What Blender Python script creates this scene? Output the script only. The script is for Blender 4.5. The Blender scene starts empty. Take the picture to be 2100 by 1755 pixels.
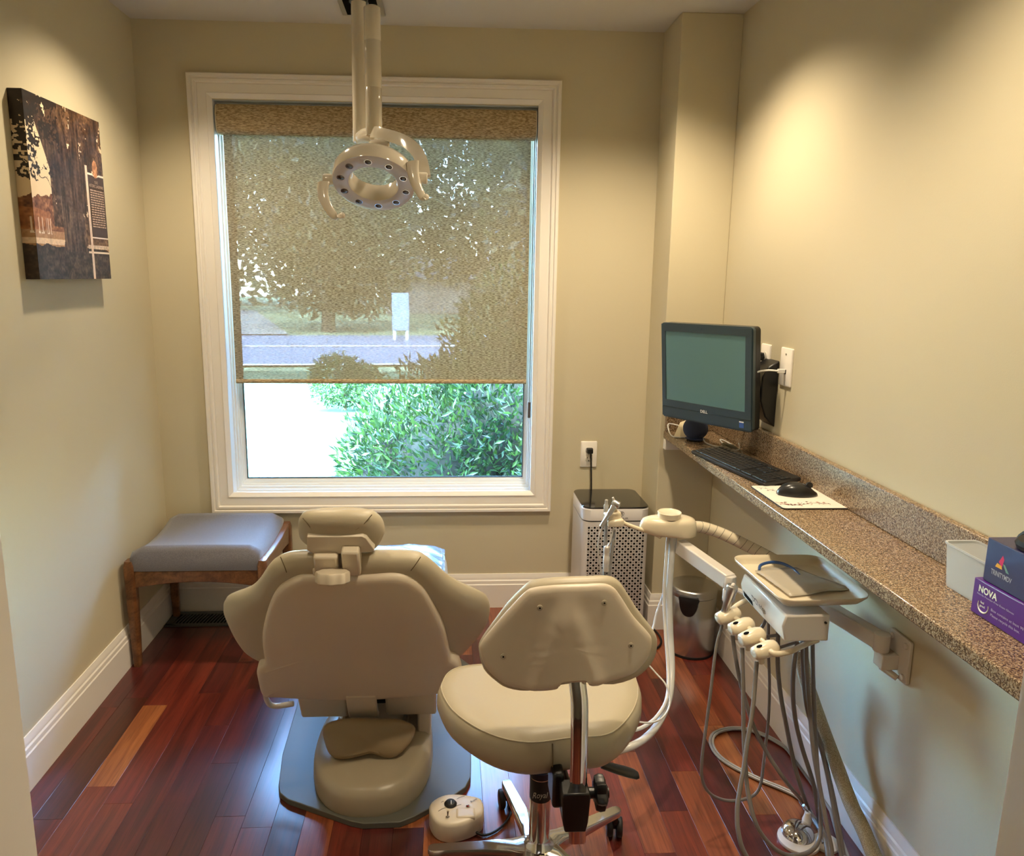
import bpy, bmesh, math, random
from mathutils import Vector, Matrix
from math import sin, cos, pi, radians
S = bpy.context.scene
COL = S.collection
rnd = random.Random(7)

# ------------------------------------------------------------------ camera
FOC, YAW, PITCH, ROLL, ZC, PX, PY = 1526.95, -.0516, -.1848, .0093, 1.4749, 991.93, 852.2
def _axes():
    fwd = Vector((-sin(YAW)*cos(PITCH), cos(YAW)*cos(PITCH), sin(PITCH)))
    r = Vector((cos(YAW), sin(YAW), 0)); u = r.cross(fwd)
    return cos(ROLL)*r+sin(ROLL)*u, -sin(ROLL)*r+cos(ROLL)*u, fwd
CR, CU, CF = _axes()
EYE = Vector((0, 0, ZC))
cam = bpy.data.cameras.new('camera'); camo = bpy.data.objects.new('camera', cam); COL.objects.link(camo)
m = Matrix((CR, CU, -CF)).transposed().to_4x4(); m.translation = EYE; camo.matrix_world = m
cam.sensor_width = 36; cam.lens = FOC/2100*36
cam.shift_x = (1050-PX)/2100; cam.shift_y = -(877.5-PY)/2100
cam.clip_start = .02; cam.clip_end = 300
S.camera = camo

# ------------------------------------------------------------------ colour management, sky, sun, lamps
S.view_settings.view_transform = 'Standard'; S.view_settings.look = 'None'
S.view_settings.gamma = 1; S.view_settings.use_curve_mapping = False
S.view_settings.exposure = 0.0
w = bpy.data.worlds.new('sky'); S.world = w; w.use_nodes = True
nt = w.node_tree; sk = nt.nodes.new('ShaderNodeTexSky')
sk.sky_type = 'NISHITA'; sk.sun_disc = False; sk.ozone_density = 3; sk.sun_elevation = radians(52); sk.sun_rotation = radians(200)
nt.links.new(sk.outputs[0], nt.nodes['Background'].inputs[0]); nt.nodes['Background'].inputs[1].default_value = 18.5
def lamp(kind, name, loc, energy, color, **k):
    l = bpy.data.lights.new(name, kind); l.energy = energy; l.color = color
    for a, v in k.items(): setattr(l, a, v)
    o = bpy.data.objects.new(name, l); o.location = loc; COL.objects.link(o); return o
sun = lamp('SUN', 'sun', (0, 0, 10), 36, (1, .95, .86), angle=radians(.6))
sun.rotation_euler = Vector((.30, .62, -.95)).to_track_quat('-Z', 'Y').to_euler()
WARM = (1, .82, .57)
for x, y, e in ((-.78, 2.55, 52), (.60, 2.42, 84), (-.72, 1.27, 16), (.56, 1.30, 70)):
    lamp('SPOT', 'downlight', (x, y, 2.42), e, WARM, spot_size=radians(128), spot_blend=.75, shadow_soft_size=.035)
# unseen fill lamp added behind the camera to lift the ambient light
hl = lamp('AREA', 'hall_fill', (0, -.9, 2.40), 2.5, (1, .92, .84), shape='RECTANGLE', size=.6, size_y=1.0)

# ------------------------------------------------------------------ geometry helpers
def ray(px, py): return CF+CR*((px-PX)/FOC)-CU*((py-PY)/FOC)
def at(px, py, **k):          # the point of the room seen at a photo coordinate, on the plane x=, y= or z=
    d = ray(px, py); (a, v), = k.items(); i = 'xyz'.index(a)
    return EYE+d*((v-EYE[i])/d[i])
def on(px, py, o, n):         # same on a general plane
    d = ray(px, py); return EYE+d*((o-EYE).dot(n)/d.dot(n))
V = Vector
def srgb(r, g, b):
    return tuple((c/12.92 if c <= .04045 else ((c+.055)/1.055)**2.4) for c in (r/255, g/255, b/255))+(1,)

class MB:
    def __init__(s): s.v = []; s.f = []; s.m = []; s.mi = 0
    def add(s, vs, fs):
        o = len(s.v); s.v += [V(p) for p in vs]; s.f += [[i+o for i in f] for f in fs]; s.m += [s.mi]*len(fs); return s
    def box(s, a, b, T=None):
        a, b = V(a), V(b)
        vs = [V((x, y, z)) for x in (a.x, b.x) for y in (a.y, b.y) for z in (a.z, b.z)]
        if T is not None: vs = [T@p for p in vs]
        return s.add(vs, [(0, 1, 3, 2), (4, 6, 7, 5), (0, 4, 5, 1), (2, 3, 7, 6), (0, 2, 6, 4), (1, 5, 7, 3)])
    def rings(s, rs, close=True, cap=(True, True)):    # list of rings (equal length), lofted
        o = len(s.v); n = len(rs[0])
        for r in rs: s.v += [V(p) for p in r]
        f = []
        for k in range(len(rs)-1):
            for i in range(n if close else n-1):
                j = (i+1) % n; f.append([o+k*n+i, o+k*n+j, o+(k+1)*n+j, o+(k+1)*n+i])
        if cap[0]: f.append([o+i for i in range(n)][::-1])
        if cap[1]: f.append([o+(len(rs)-1)*n+i for i in range(n)])
        s.f += f; s.m += [s.mi]*len(f); return s
    def lathe(s, prof, T=None, n=32, sx=1, sy=1, cap=(True, True)):   # prof: (r, z)
        rs = []
        for r, z in prof:
            ring = [V((r*cos(2*pi*i/n)*sx, r*sin(2*pi*i/n)*sy, z)) for i in range(n)]
            rs.append([T@p for p in ring] if T is not None else ring)
        return s.rings(rs, cap=cap)
    def cyl(s, a, b, r, n=20, r2=None, bev=0):
        a, b = V(a), V(b); d = b-a; L = d.length
        T = Matrix.Translation(a)@d.to_track_quat('Z', 'Y').to_matrix().to_4x4(); r2 = r if r2 is None else r2
        if bev: return s.lathe([(r-bev, 0), (r-.3*bev, .3*bev), (r, bev), (r2, L-bev), (r2-.3*bev, L-.3*bev), (r2-bev, L)], T, n)
        return s.lathe([(r, 0), (r2, L)], T, n)
    def tube(s, pts, r, n=10, smooth=6, closed=False, cap=True, flat=1.0):
        P = spline(pts, smooth, closed) if smooth else [V(p) for p in pts]
        N = len(P); rs = []; up = None
        for i, p in enumerate(P):
            t = (P[(i+1) % N if closed else min(i+1, N-1)]-P[(i-1) if (closed or i) else 0]).normalized()
            if up is None: up = V((0, 0, 1)) if abs(t.z) < .9 else V((0, 1, 0))
            a = t.cross(up)
            if a.length < 1e-5: a = t.orthogonal()
            a.normalize(); b = a.cross(t).normalized(); up = b
            rr = r[min(int(i*len(r)/N), len(r)-1)] if isinstance(r, (list, tuple)) else r
            rs.append([p+a*(cos(2*pi*k/n)*rr)+b*(sin(2*pi*k/n)*rr*flat) for k in range(n)])
        if closed: rs.append(rs[0]); return s.rings(rs, cap=(False, False))
        return s.rings(rs, cap=(cap, cap))
    def shell(s, outline, prof, T, inset_scale=None):
        # outline: closed list of 2D points; prof: list of (inset, scale, depth); T: (u, v, d) -> world point
        n = len(outline); P = [V(p) for p in outline]
        A = sum(P[i].x*P[(i+1) % n].y-P[(i+1) % n].x*P[i].y for i in range(n))
        c = sum(P, V((0, 0)))/n; N = []
        for i in range(n):
            t = P[(i+1) % n]-P[i-1]; q = V((-t.y, t.x)).normalized(); N.append(q if A > 0 else -q)
        rs = []
        for ins, sc, dep in prof:
            rs.append([T(*(c+(P[i]+N[i]*ins-c)*sc), dep) for i in range(n)])
        if A < 0: rs = [r[::-1] for r in rs]
        s.rings(rs, cap=(False, False))
        for r, rev in ((rs[0], True), (rs[-1], False)):
            cc = sum(r, V((0, 0, 0)))/n; o = len(s.v); s.v += r+[cc]
            fs = [[o+i, o+(i+1) % n, o+n] for i in range(n)]
            if rev: fs = [f[::-1] for f in fs]
            s.f += fs; s.m += [s.mi]*len(fs)
        return s

def spline(pts, k=6, closed=False):
    P = [V(p) for p in pts]; n = len(P)
    if n < 3 and not closed: return P
    out = []
    for i in range(n if closed else n-1):
        g = lambda j: P[j % n] if closed else P[max(0, min(n-1, j))]
        a, b, c, d = g(i-1), g(i), g(i+1), g(i+2)
        for s in range(k):
            t = s/k
            out.append(.5*((2*b)+(c-a)*t+(2*a-5*b+4*c-d)*t*t+(3*b-a-3*c+d)*t**3))
    if not closed: out.append(P[-1])
    return out
def rrect(x0, y0, x1, y1, r, k=5):
    o = []
    for cx, cy, a in ((x1-r, y1-r, 0), (x0+r, y1-r, 90), (x0+r, y0+r, 180), (x1-r, y0+r, 270)):
        for i in range(k+1):
            t = radians(a+90*i/k); o.append((cx+r*cos(t), cy+r*sin(t)))
    return o
def frame(o, u, v):           # local (a,b,c) -> o + a*u + b*v + c*(u x v)
    u, v = V(u).normalized(), V(v).normalized(); w_ = u.cross(v).normalized()
    M = Matrix((u, v, w_)).transposed().to_4x4(); M.translation = V(o); return M

W = {}
def obj(name, mb, mat, parent=None, bevel=0, smooth=38, seg=2, sub=0):
    me = bpy.data.meshes.new(name)
    if mb.v:
        lo = V([min(p[i] for p in mb.v) for i in range(3)]); hi = V([max(p[i] for p in mb.v) for i in range(3)])
    else: lo = hi = V((0, 0, 0))
    c = (lo+hi)/2
    me.from_pydata([tuple(p-c) for p in mb.v], [], [tuple(f) for f in mb.f])
    for mm in (mat if isinstance(mat, (list, tuple)) else [mat]): me.materials.append(mm)
    if any(mb.m): me.polygons.foreach_set('material_index', mb.m)
    bm = bmesh.new(); bm.from_mesh(me); bmesh.ops.remove_doubles(bm, verts=bm.verts, dist=1e-6)
    bmesh.ops.recalc_face_normals(bm, faces=bm.faces); bm.to_mesh(me); bm.free()
    if smooth:
        me.polygons.foreach_set('use_smooth', [True]*len(me.polygons)); me.set_sharp_from_angle(angle=radians(smooth))
    me.update()
    o = bpy.data.objects.new(name, me); COL.objects.link(o); o.location = c; W[o] = c.copy()
    if parent is not None:
        o.parent = parent; o.matrix_parent_inverse = Matrix.Translation(-W[parent])
    if bevel:
        b = o.modifiers.new('bevel', 'BEVEL'); b.width = bevel; b.segments = seg; b.limit_method = 'ANGLE'; b.angle_limit = radians(40)
        b.harden_normals = False
    if sub:
        b = o.modifiers.new('subdivision', 'SUBSURF'); b.levels = b.render_levels = sub
    return o
def tag(o, label=None, cat=None, group=None, kind=None):
    for k, v_ in (('label', label), ('category', cat), ('group', group), ('kind', kind)):
        if v_: o[k] = v_
    return o
def thing(name, loc, label, cat, group=None):
    o = bpy.data.objects.new(name, None); COL.objects.link(o); o.location = loc; W[o] = V(loc); o.empty_display_size = .05
    return tag(o, label, cat, group)
def copyobj(o, name, d, parent=None):
    c = o.copy(); c.name = name; COL.objects.link(c); c.location = o.location+V(d); W[c] = W[o]+V(d)
    if parent is not None: c.parent = parent; c.matrix_parent_inverse = Matrix.Translation(-W[parent])
    return c
def text(name, s, mat, parent, o, u, v, h, align='LEFT', ext=.0004, wid=None, shear=0, bold=0):
    cu = bpy.data.curves.new(name, 'FONT'); cu.body = s; cu.size = 1; cu.align_x = align; cu.shear = shear; cu.offset = bold
    cu.resolution_u = 3
    t = bpy.data.objects.new(name, cu); me = bpy.data.meshes.new_from_object(t)
    bpy.data.objects.remove(t); T = frame(o, u, v)
    xs = [p.co.x for p in me.vertices]; sx = h*1.4
    if wid and xs: sx = wid/(max(xs)-min(xs))
    mb = MB(); mb.add([T@V((p.co.x*sx, p.co.y*h*1.4, ext)) for p in me.vertices], [list(p.vertices) for p in me.polygons])
    bpy.data.meshes.remove(me); r = obj(name, mb, mat, parent, smooth=0); return r

# ------------------------------------------------------------------ materials
MC = {}
def mat(name, col, rough=.5, metal=0, spec=.5, coat=0, trans=0, bump=None, alpha=1, emis=None, sheen=0, ior=None, aniso=0, var=None):
    if name in MC: return MC[name]
    m = bpy.data.materials.new(name); m.use_nodes = True; n = m.node_tree; b = n.nodes['Principled BSDF']
    b.inputs['Base Color'].default_value = col; b.inputs['Roughness'].default_value = rough
    b.inputs['Metallic'].default_value = metal; b.inputs['Specular IOR Level'].default_value = spec
    b.inputs['Coat Weight'].default_value = coat; b.inputs['Coat Roughness'].default_value = .08
    b.inputs['Transmission Weight'].default_value = trans; b.inputs['Alpha'].default_value = alpha
    b.inputs['Sheen Weight'].default_value = sheen
    if ior: b.inputs['IOR'].default_value = ior
    if aniso: b.inputs['Anisotropic'].default_value = aniso
    if emis: b.inputs['Emission Color'].default_value = emis[0]; b.inputs['Emission Strength'].default_value = emis[1]
    if bump or var:
        tc = n.nodes.new('ShaderNodeTexCoord')
    if bump:      # (scale, strength[, distance])
        t = n.nodes.new('ShaderNodeTexNoise'); t.inputs['Scale'].default_value = bump[0]; t.inputs['Detail'].default_value = 4
        n.links.new(tc.outputs['Object'], t.inputs['Vector'])
        bp = n.nodes.new('ShaderNodeBump'); bp.inputs['Strength'].default_value = bump[1]; bp.inputs['Distance'].default_value = bump[2] if len(bump) > 2 else .002
        n.links.new(t.outputs['Fac'], bp.inputs['Height']); n.links.new(bp.outputs[0], b.inputs['Normal'])
    if var:       # (scale, colour2, (sx,sy,sz))
        t = n.nodes.new('ShaderNodeTexNoise'); t.inputs['Scale'].default_value = var[0]; t.inputs['Detail'].default_value = 5
        mp = n.nodes.new('ShaderNodeMapping'); mp.inputs['Scale'].default_value = var[2] if len(var) > 2 else (1, 1, 1)
        n.links.new(tc.outputs['Object'], mp.inputs[0]); n.links.new(mp.outputs[0], t.inputs['Vector'])
        r = n.nodes.new('ShaderNodeValToRGB'); r.color_ramp.elements[0].color = col; r.color_ramp.elements[1].color = var[1]
        r.color_ramp.elements[0].position = .38; r.color_ramp.elements[1].position = .62
        n.links.new(t.outputs['Fac'], r.inputs[0]); n.links.new(r.outputs[0], b.inputs['Base Color'])
    MC[name] = m; return m
wall_m = mat('wall_paint', srgb(207, 197, 169), .72, spec=.25, bump=(260, .08))
ceil_m = mat('ceiling_paint', srgb(214, 210, 204), .8, spec=.2, bump=(180, .1))
white_trim = mat('white_trim_paint', srgb(242, 237, 230), .36, bump=(90, .03))
vinyl_white = mat('white_window_vinyl', srgb(236, 240, 244), .35)
beige_plastic = mat('beige_plastic', srgb(214, 202, 182), .35, bump=(900, .05, .0004))
beige_gloss = mat('glossy_beige_enamel', srgb(220, 211, 194), .12, coat=.7)
ivory = mat('ivory_plastic', srgb(232, 219, 192), .25, coat=.2)
beige_vinyl = mat('beige_upholstery', srgb(184, 173, 149), .42, bump=(420, .12, .0006))
shell_m = mat('beige_back_shell', srgb(218, 204, 184), .38, bump=(600, .05, .0005))
dark_rub = mat('black_rubber', srgb(16, 16, 18), .5)
black_pl = mat('black_plastic', srgb(18, 18, 20), .35, bump=(500, .05, .0004))
chrome = mat('chrome', (.78, .78, .80, 1), .07, metal=1)
alu = mat('polished_aluminium', (.72, .73, .75, 1), .13, metal=1, bump=(40, .06, .002))
steel = mat('brushed_steel', (.56, .56, .57, 1), .26, metal=1, aniso=.5, bump=(60, .03))
white_en = mat('white_enamel', srgb(222, 216, 208), .22, coat=.3)
hose_grey = mat('grey_tubing', srgb(120, 112, 104), .32)
hose_white = mat('white_tubing', srgb(222, 222, 218), .22, coat=.3)
plate_grey = mat('grey_base_plate', srgb(92, 92, 84), .42, bump=(500, .05, .0004))
print_black = mat('black_print', srgb(22, 22, 26), .5)
print_white = mat('white_print', srgb(240, 238, 235), .5)
hole_black = mat('black_holes', (.002, .002, .002, 1), .9, spec=.1)

def wood(name, c1, c2, rough=.2, coat=.5, sc=(28, 1.6, 28), seed=0):
    m = bpy.data.materials.new(name); m.use_nodes = True; n = m.node_tree; L = n.links.new; b = n.nodes['Principled BSDF']
    tc = n.nodes.new('ShaderNodeTexCoord'); mp = n.nodes.new('ShaderNodeMapping'); mp.inputs['Scale'].default_value = sc
    mp.inputs['Location'].default_value = (seed*3.1, seed*1.7, seed)
    L(tc.outputs['Object'], mp.inputs[0])
    t = n.nodes.new('ShaderNodeTexNoise'); t.inputs['Scale'].default_value = 1; t.inputs['Detail'].default_value = 7; t.inputs['Distortion'].default_value = 1.4
    L(mp.outputs[0], t.inputs['Vector'])
    m2 = n.nodes.new('ShaderNodeMapping'); m2.inputs['Scale'].default_value = (sc[0]*9, sc[1]*5, sc[2]*9); L(tc.outputs['Object'], m2.inputs[0])
    t2 = n.nodes.new('ShaderNodeTexNoise'); t2.inputs['Scale'].default_value = 1; t2.inputs['Detail'].default_value = 3; L(m2.outputs[0], t2.inputs['Vector'])
    r = n.nodes.new('ShaderNodeValToRGB'); r.color_ramp.elements[0].color = c1; r.color_ramp.elements[1].color = c2
    r.color_ramp.elements[0].position = .33; r.color_ramp.elements[1].position = .68; L(t.outputs['Fac'], r.inputs[0])
    r2 = n.nodes.new('ShaderNodeValToRGB'); r2.color_ramp.elements[0].color = (.45, .42, .42, 1); r2.color_ramp.elements[1].color = (1, 1, 1, 1)
    r2.color_ramp.elements[0].position = .32; r2.color_ramp.elements[1].position = .5; L(t2.outputs['Fac'], r2.inputs[0])
    mx = n.nodes.new('ShaderNodeMix'); mx.data_type = 'RGBA'; mx.blend_type = 'MULTIPLY'; mx.inputs[0].default_value = .6
    L(r.outputs[0], mx.inputs[6]); L(r2.outputs[0], mx.inputs[7]); L(mx.outputs[2], b.inputs['Base Color'])
    b.inputs['Roughness'].default_value = rough; b.inputs['Coat Weight'].default_value = coat; b.inputs['Coat Roughness'].default_value = .2
    bp = n.nodes.new('ShaderNodeBump'); bp.inputs['Strength'].default_value = .12; bp.inputs['Distance'].default_value = .001
    L(t2.outputs['Fac'], bp.inputs['Height']); L(bp.outputs[0], b.inputs['Normal'])
    return m
# ------------------------------------------------------------------ the room
XL, XR, XP, YB, YP, H = -1.215, 1.104, .872, 3.168, 2.932, 2.44
YF = .62
def struct(name, mb, m_, **k): return tag(obj(name, mb, m_, **k), kind='structure')
floor = struct('floor', MB().box((XL-.1, -2.0, -.12), (XR+.1, YB+.15, -.016)), mat('subfloor', srgb(40, 18, 12), .8), smooth=0)
ceiling = struct('ceiling', MB().box((XL-.1, -2.0, H), (XR+.1, YB+.15, H+.12)), ceil_m, smooth=0)
struct('wall_left', MB().box((XL-.1, YF-.12, -.12), (XL, YB+.15, H)), wall_m, smooth=0)
struct('wall_right', MB().box((XR, YF-.12, -.12), (XR+.1, YB+.15, H)), wall_m, smooth=0)
struct('wall_alcove', MB().box((XP, YP, -.016), (XR, YB, H)), wall_m, smooth=0, bevel=.003)
# window opening
OX0, OX1, OZ0, OZ1 = -.922, .377, .532, 2.153
wb = MB()
wb.box((XL, YB, -.12), (OX0, YB+.15, H)); wb.box((OX1, YB, -.12), (XR, YB+.15, H))
wb.box((OX0, YB, -.12), (OX1, YB+.15, OZ0)); wb.box((OX0, YB, OZ1), (OX1, YB+.15, H))
struct('wall_back', wb, wall_m, smooth=0)
# front wall with the doorway the photograph is taken from, and the hall behind it
DX0, DX1, DZ = at(72, 1755, y=YF).x, at(2050, 1755, y=YF).x, 2.06
wf = MB(); wf.box((XL, YF-.12, -.12), (DX0-.02, YF, H)); wf.box((DX1+.02, YF-.12, -.12), (XR, YF, H)); wf.box((DX0-.02, YF-.12, DZ+.02), (DX1+.02, YF, H))
struct('wall_front', wf, wall_m, smooth=0)
hb = MB(); hb.box((XL-.1, -2.0, -.12), (XL, YF-.12, H)); hb.box((XR, -2.0, -.12), (XR+.1, YF-.12, H)); hb.box((XL-.1, -2.1, -.12), (XR+.1, -2.0, H))
struct('wall_hall', hb, wall_m, smooth=0)
# doorway trim (jambs and casings)
def rectloop(x0, x1, z0, z1, y): return [V((x0, y, z0)), V((x1, y, z0)), V((x1, y, z1)), V((x0, y, z1))]
for nm, xa, sgn in (('trim_1', DX0, -1), ('trim_2', DX1, 1)):
    t = MB(); t.box((min(xa, xa+sgn*.02), YF-.13, 0), (max(xa, xa+sgn*.02), YF+.003, DZ))
    prof = [(0, 0), (0, .010), (.006, .014), (.020, .014), (.026, .018), (.060, .018), (.066, .024), (.088, .024), (.088, 0)]
    for yy, sy in ((YF, 1), (YF-.12, -1)):
        t.rings([[V((xa+sgn*(.004+a), yy+sy*b, z)) for a, b in prof] for z in (0, DZ+.05)])
    struct(nm, t, white_trim)
t = MB(); t.box((DX0, YF-.13, DZ), (DX1, YF+.003, DZ+.02)); t.box((DX0-.09, YF, DZ+.05), (DX1+.09, YF+.022, DZ+.14)); t.box((DX0, YF, DZ+.004), (DX1, YF+.018, DZ+.05))
struct('trim_3', t, white_trim, bevel=.003)

# floor planks, each one built
PC = [((58, 20, 14), (84, 32, 20)), ((74, 24, 18), (104, 38, 26)), ((92, 36, 22), (128, 56, 32)), ((66, 22, 22), (92, 34, 30)), ((112, 52, 28), (156, 84, 48)), ((84, 28, 22), (120, 46, 32)), ((126, 66, 36), (172, 104, 60))]
PM = [wood('cherry_plank_%s' % n, srgb(*a), srgb(*b), .33, .6, seed=i) for i, (n, (a, b)) in enumerate(zip(('dark', 'deep', 'warm', 'plum', 'orange', 'red', 'honey'), PC))]
pw = .0825; x = XL; ci = 0; rp = random.Random(12)
while x < XR-.001:
    x1 = min(x+pw, XR); y = -.9+rp.uniform(-.6, 0); prev = -1
    while y < YB:
        L_ = rp.choice((.42, .6, .75, .95, 1.2, 1.5)); y1 = min(y+L_, YB)
        if YB-y1 < .12: y1 = YB
        ya = max(y, -.9)
        if y1 > ya+.02:
            wgt = [.23, .20, .18, .13, .10, .13, .03] if x < .1 else [.05, .12, .18, .14, .20, .16, .15]
            k = rp.choices(range(7), wgt)[0]
            while k == prev: k = rp.choices(range(7), wgt)[0]
            prev = k
            obj('plank', MB().box((x+.0002, ya+.0002, -.016), (x1-.0002, y1-.0002, 0)), PM[k], floor, bevel=.0005, seg=1, smooth=0)
        y = y1
        if y >= YB: break
    x = x1
obj('hall_floor', MB().box((XL, -2.0, -.016), (XR, -.9, 0)), PM[2], floor)

# baseboards
BP = [(0, 0), (.016, 0), (.016, .108), (.013, .112), (.013, .120), (.0125, .126), (.009, .131), (.009, .140), (.006, .148), (.004, .157), (0, .157)]
def baseboard(nm, pts, dirs):
    t = MB(); rs = []
    for p, d in zip(pts, dirs): rs.append([V((p[0]+d[0]*a, p[1]+d[1]*a, z)) for a, z in BP])
    struct(nm, t.rings(rs), white_trim, smooth=25)
baseboard('baseboard_left', [(XL, YF), (XL, YB)], [(1, 0), (1, -1)])
baseboard('baseboard_back', [(XL, YB), (XP, YB), (XP, YP), (XR, YP)], [(1, -1), (-1, -1), (-1, -1), (-1, -1)])
baseboard('baseboard_right', [(XR, YP), (XR, YF)], [(-1, -1), (-1, 0)])

# ------------------------------------------------------------------ window
win = bpy.data.objects.new('window_1', None); COL.objects.link(win); win.location = (-.27, YB, OZ0); W[win] = V(win.location); win['kind'] = 'structure'
CX0, CX1, CZ0, CZ1 = -1.012, .4635, .4535, 2.2462
cp = [(0, 0), (0, .022), (.003, .026), (.013, .026), (.016, .018), (.019, .017), (.022, .022), (.030, .022), (.0325, .0145), (.035, .0115), (.038, .0135), (.070, .0125), (.073, .016), (.079, .012), (.086, .006), (.0905, .003), (.0905, 0)]
t = MB()
for i in range(4):      # four mitred lengths
    rs = []
    for e in (i, (i+1) % 4):
        rs.append([rectloop(CX0+a, CX1-a, CZ0+a, CZ1-a, YB-d)[e] for a, d in cp])
    obj('casing', MB().rings(rs), white_trim, win, smooth=25)
# stepped jamb and sash frame
t = MB(); steps = [(0, 0), (0, .055), (.006, .055), (.006, .075), (.014, .075), (.014, .090), (.020, .092), (.020, .105), (.030, .107), (.030, .118), (.037, .122)]
rs = [rectloop(OX0+.0008+a*.85, OX1-.0008-a*.75, OZ0+.0008+a*1.15, OZ1-.0008-a, YB+d) for a, d in steps]
for i in range(4):
    mb = MB(); r = [[rs[k][i], rs[k][(i+1) % 4]] for k in range(len(rs))]
    mb.rings(r, close=False, cap=(False, False))
    o = obj('frame_rail' if i in (0, 2) else 'frame_stile', mb, vinyl_white, win, smooth=0)
GX0, GX1, GZ0, GZ1 = OX0+.0315, OX1-.0277, OZ0+.0425, OZ1-.037
gm = bpy.data.materials.new('window_glass'); gm.use_nodes = True; n = gm.node_tree; n.nodes.clear()
out = n.nodes.new('ShaderNodeOutputMaterial'); tr = n.nodes.new('ShaderNodeBsdfTransparent'); tr.inputs[0].default_value = (.86, .97, 1, 1)
gl = n.nodes.new('ShaderNodeBsdfGlossy'); gl.inputs['Roughness'].default_value = .02; fr = n.nodes.new('ShaderNodeFresnel'); fr.inputs[0].default_value = 1.45
mx = n.nodes.new('ShaderNodeMixShader'); n.links.new(fr.outputs[0], mx.inputs[0]); n.links.new(tr.outputs[0], mx.inputs[1]); n.links.new(gl.outputs[0], mx.inputs[2]); n.links.new(mx.outputs[0], out.inputs[0])
obj('pane', MB().box((GX0-.006, YB+.124, GZ0-.006), (GX1+.006, YB+.128, GZ1+.006)), gm, win, smooth=0)
gk = MB()
for a in ((GX0, GX0+.004, GZ0, GZ1), (GX1-.004, GX1, GZ0, GZ1), (GX0, GX1, GZ0, GZ0+.004), (GX0, GX1, GZ1-.004, GZ1)): gk.box((a[0], YB+.118, a[2]), (a[1], YB+.124, a[3]))
obj('glazing_seal', gk, mat('grey_seal', srgb(70, 90, 100), .6), win, smooth=0)

# ------------------------------------------------------------------ roller shade
def weave(name, c1, c2, openn=None, sc=(48, 48, 260), transl=0):
    m = bpy.data.materials.new(name); m.use_nodes = True; n = m.node_tree; L = n.links.new; n.nodes.clear()
    out = n.nodes.new('ShaderNodeOutputMaterial'); tc = n.nodes.new('ShaderNodeTexCoord')
    mp = n.nodes.new('ShaderNodeMapping'); mp.inputs['Scale'].default_value = sc; L(tc.outputs['Object'], mp.inputs[0])
    t = n.nodes.new('ShaderNodeTexNoise'); t.inputs['Scale'].default_value = 1.6; t.inputs['Detail'].default_value = 3; L(mp.outputs[0], t.inputs['Vector'])
    r = n.nodes.new('ShaderNodeValToRGB'); r.color_ramp.elements[0].color = c1; r.color_ramp.elements[1].color = c2
    r.color_ramp.elements[0].position = .4; r.color_ramp.elements[1].position = .6; L(t.outputs['Fac'], r.inputs[0])
    d = n.nodes.new('ShaderNodeBsdfDiffuse'); L(r.outputs[0], d.inputs[0]); sh = d
    if transl:
        tl = n.nodes.new('ShaderNodeBsdfTranslucent'); L(r.outputs[0], tl.inputs[0]); a = n.nodes.new('ShaderNodeMixShader'); a.inputs[0].default_value = transl
        L(d.outputs[0], a.inputs[1]); L(tl.outputs[0], a.inputs[2]); sh = a
    if openn:
        m2 = n.nodes.new('ShaderNodeMapping'); m2.inputs['Scale'].default_value = (sc[0]*2.2, sc[1], sc[2]*1.6); m2.inputs['Location'].default_value = (5, 3, 2); L(tc.outputs['Object'], m2.inputs[0])
        t2 = n.nodes.new('ShaderNodeTexNoise'); t2.inputs['Scale'].default_value = 2; t2.inputs['Detail'].default_value = 1; L(m2.outputs[0], t2.inputs['Vector'])
        mr = n.nodes.new('ShaderNodeMapRange'); mr.inputs[1].default_value = .35; mr.inputs[2].default_value = .68; mr.inputs[3].default_value = openn[0]; mr.inputs[4].default_value = openn[1]; L(t2.outputs['Fac'], mr.inputs[0])
        tp = n.nodes.new('ShaderNodeBsdfTransparent'); mm = n.nodes.new('ShaderNodeMixShader'); L(mr.outputs[0], mm.inputs[0]); L(sh.outputs[0], mm.inputs[1]); L(tp.outputs[0], mm.inputs[2]); sh = mm
    L(sh.outputs[0], out.inputs[0]); return m
shade_solid = weave('woven_tan_valance', srgb(146, 126, 96), srgb(204, 184, 148))
shade_open = weave('woven_tan_solar_fabric', srgb(116, 98, 68), srgb(178, 158, 120), (.010, .080), transl=.07)
sh = thing('roller_shade', (-.27, YB+.03, 1.02), 'tan woven roller shade lowered over most of the window', 'window shade')
vf = MB(); vx0, vx1 = OX0+.012, OX1-.012
prof = [(.070, 2.138), (.012, 2.138), (.004, 2.128), (.000, 2.10), (.001, 2.07), (.006, 2.045), (.014, 2.034), (.030, 2.030), (.070, 2.030)]
vf.rings([[V((x_, YB+a, z)) for a, z in prof] for x_ in (vx0, vx1)])
obj('valance', vf, shade_solid, sh, smooth=40)
for x_ in (vx0-.004, vx1+.001):
    obj('end_cap', MB().rings([[V((x_+q, YB+a, z-.002)) for a, z in prof] for q in (0, .003)]), ivory, sh)
FX0, FX1, FY, FZ = OX0+.024, OX1-.026, YB+.045, 1.030
fb = MB(); nx, nz = 30, 20; g = []
for j in range(nz+1):
    for i in range(nx+1):
        u_ = i/nx; z = FZ+(2.05-FZ)*j/nz
        g.append(V((FX0+(FX1-FX0)*u_, FY+.0015*sin(u_*9+j*.3), z)))
fb.add(g, [[j*(nx+1)+i, j*(nx+1)+i+1, (j+1)*(nx+1)+i+1, (j+1)*(nx+1)+i] for j in range(nz) for i in range(nx)])
obj('fabric', fb, shade_open, sh)
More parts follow.
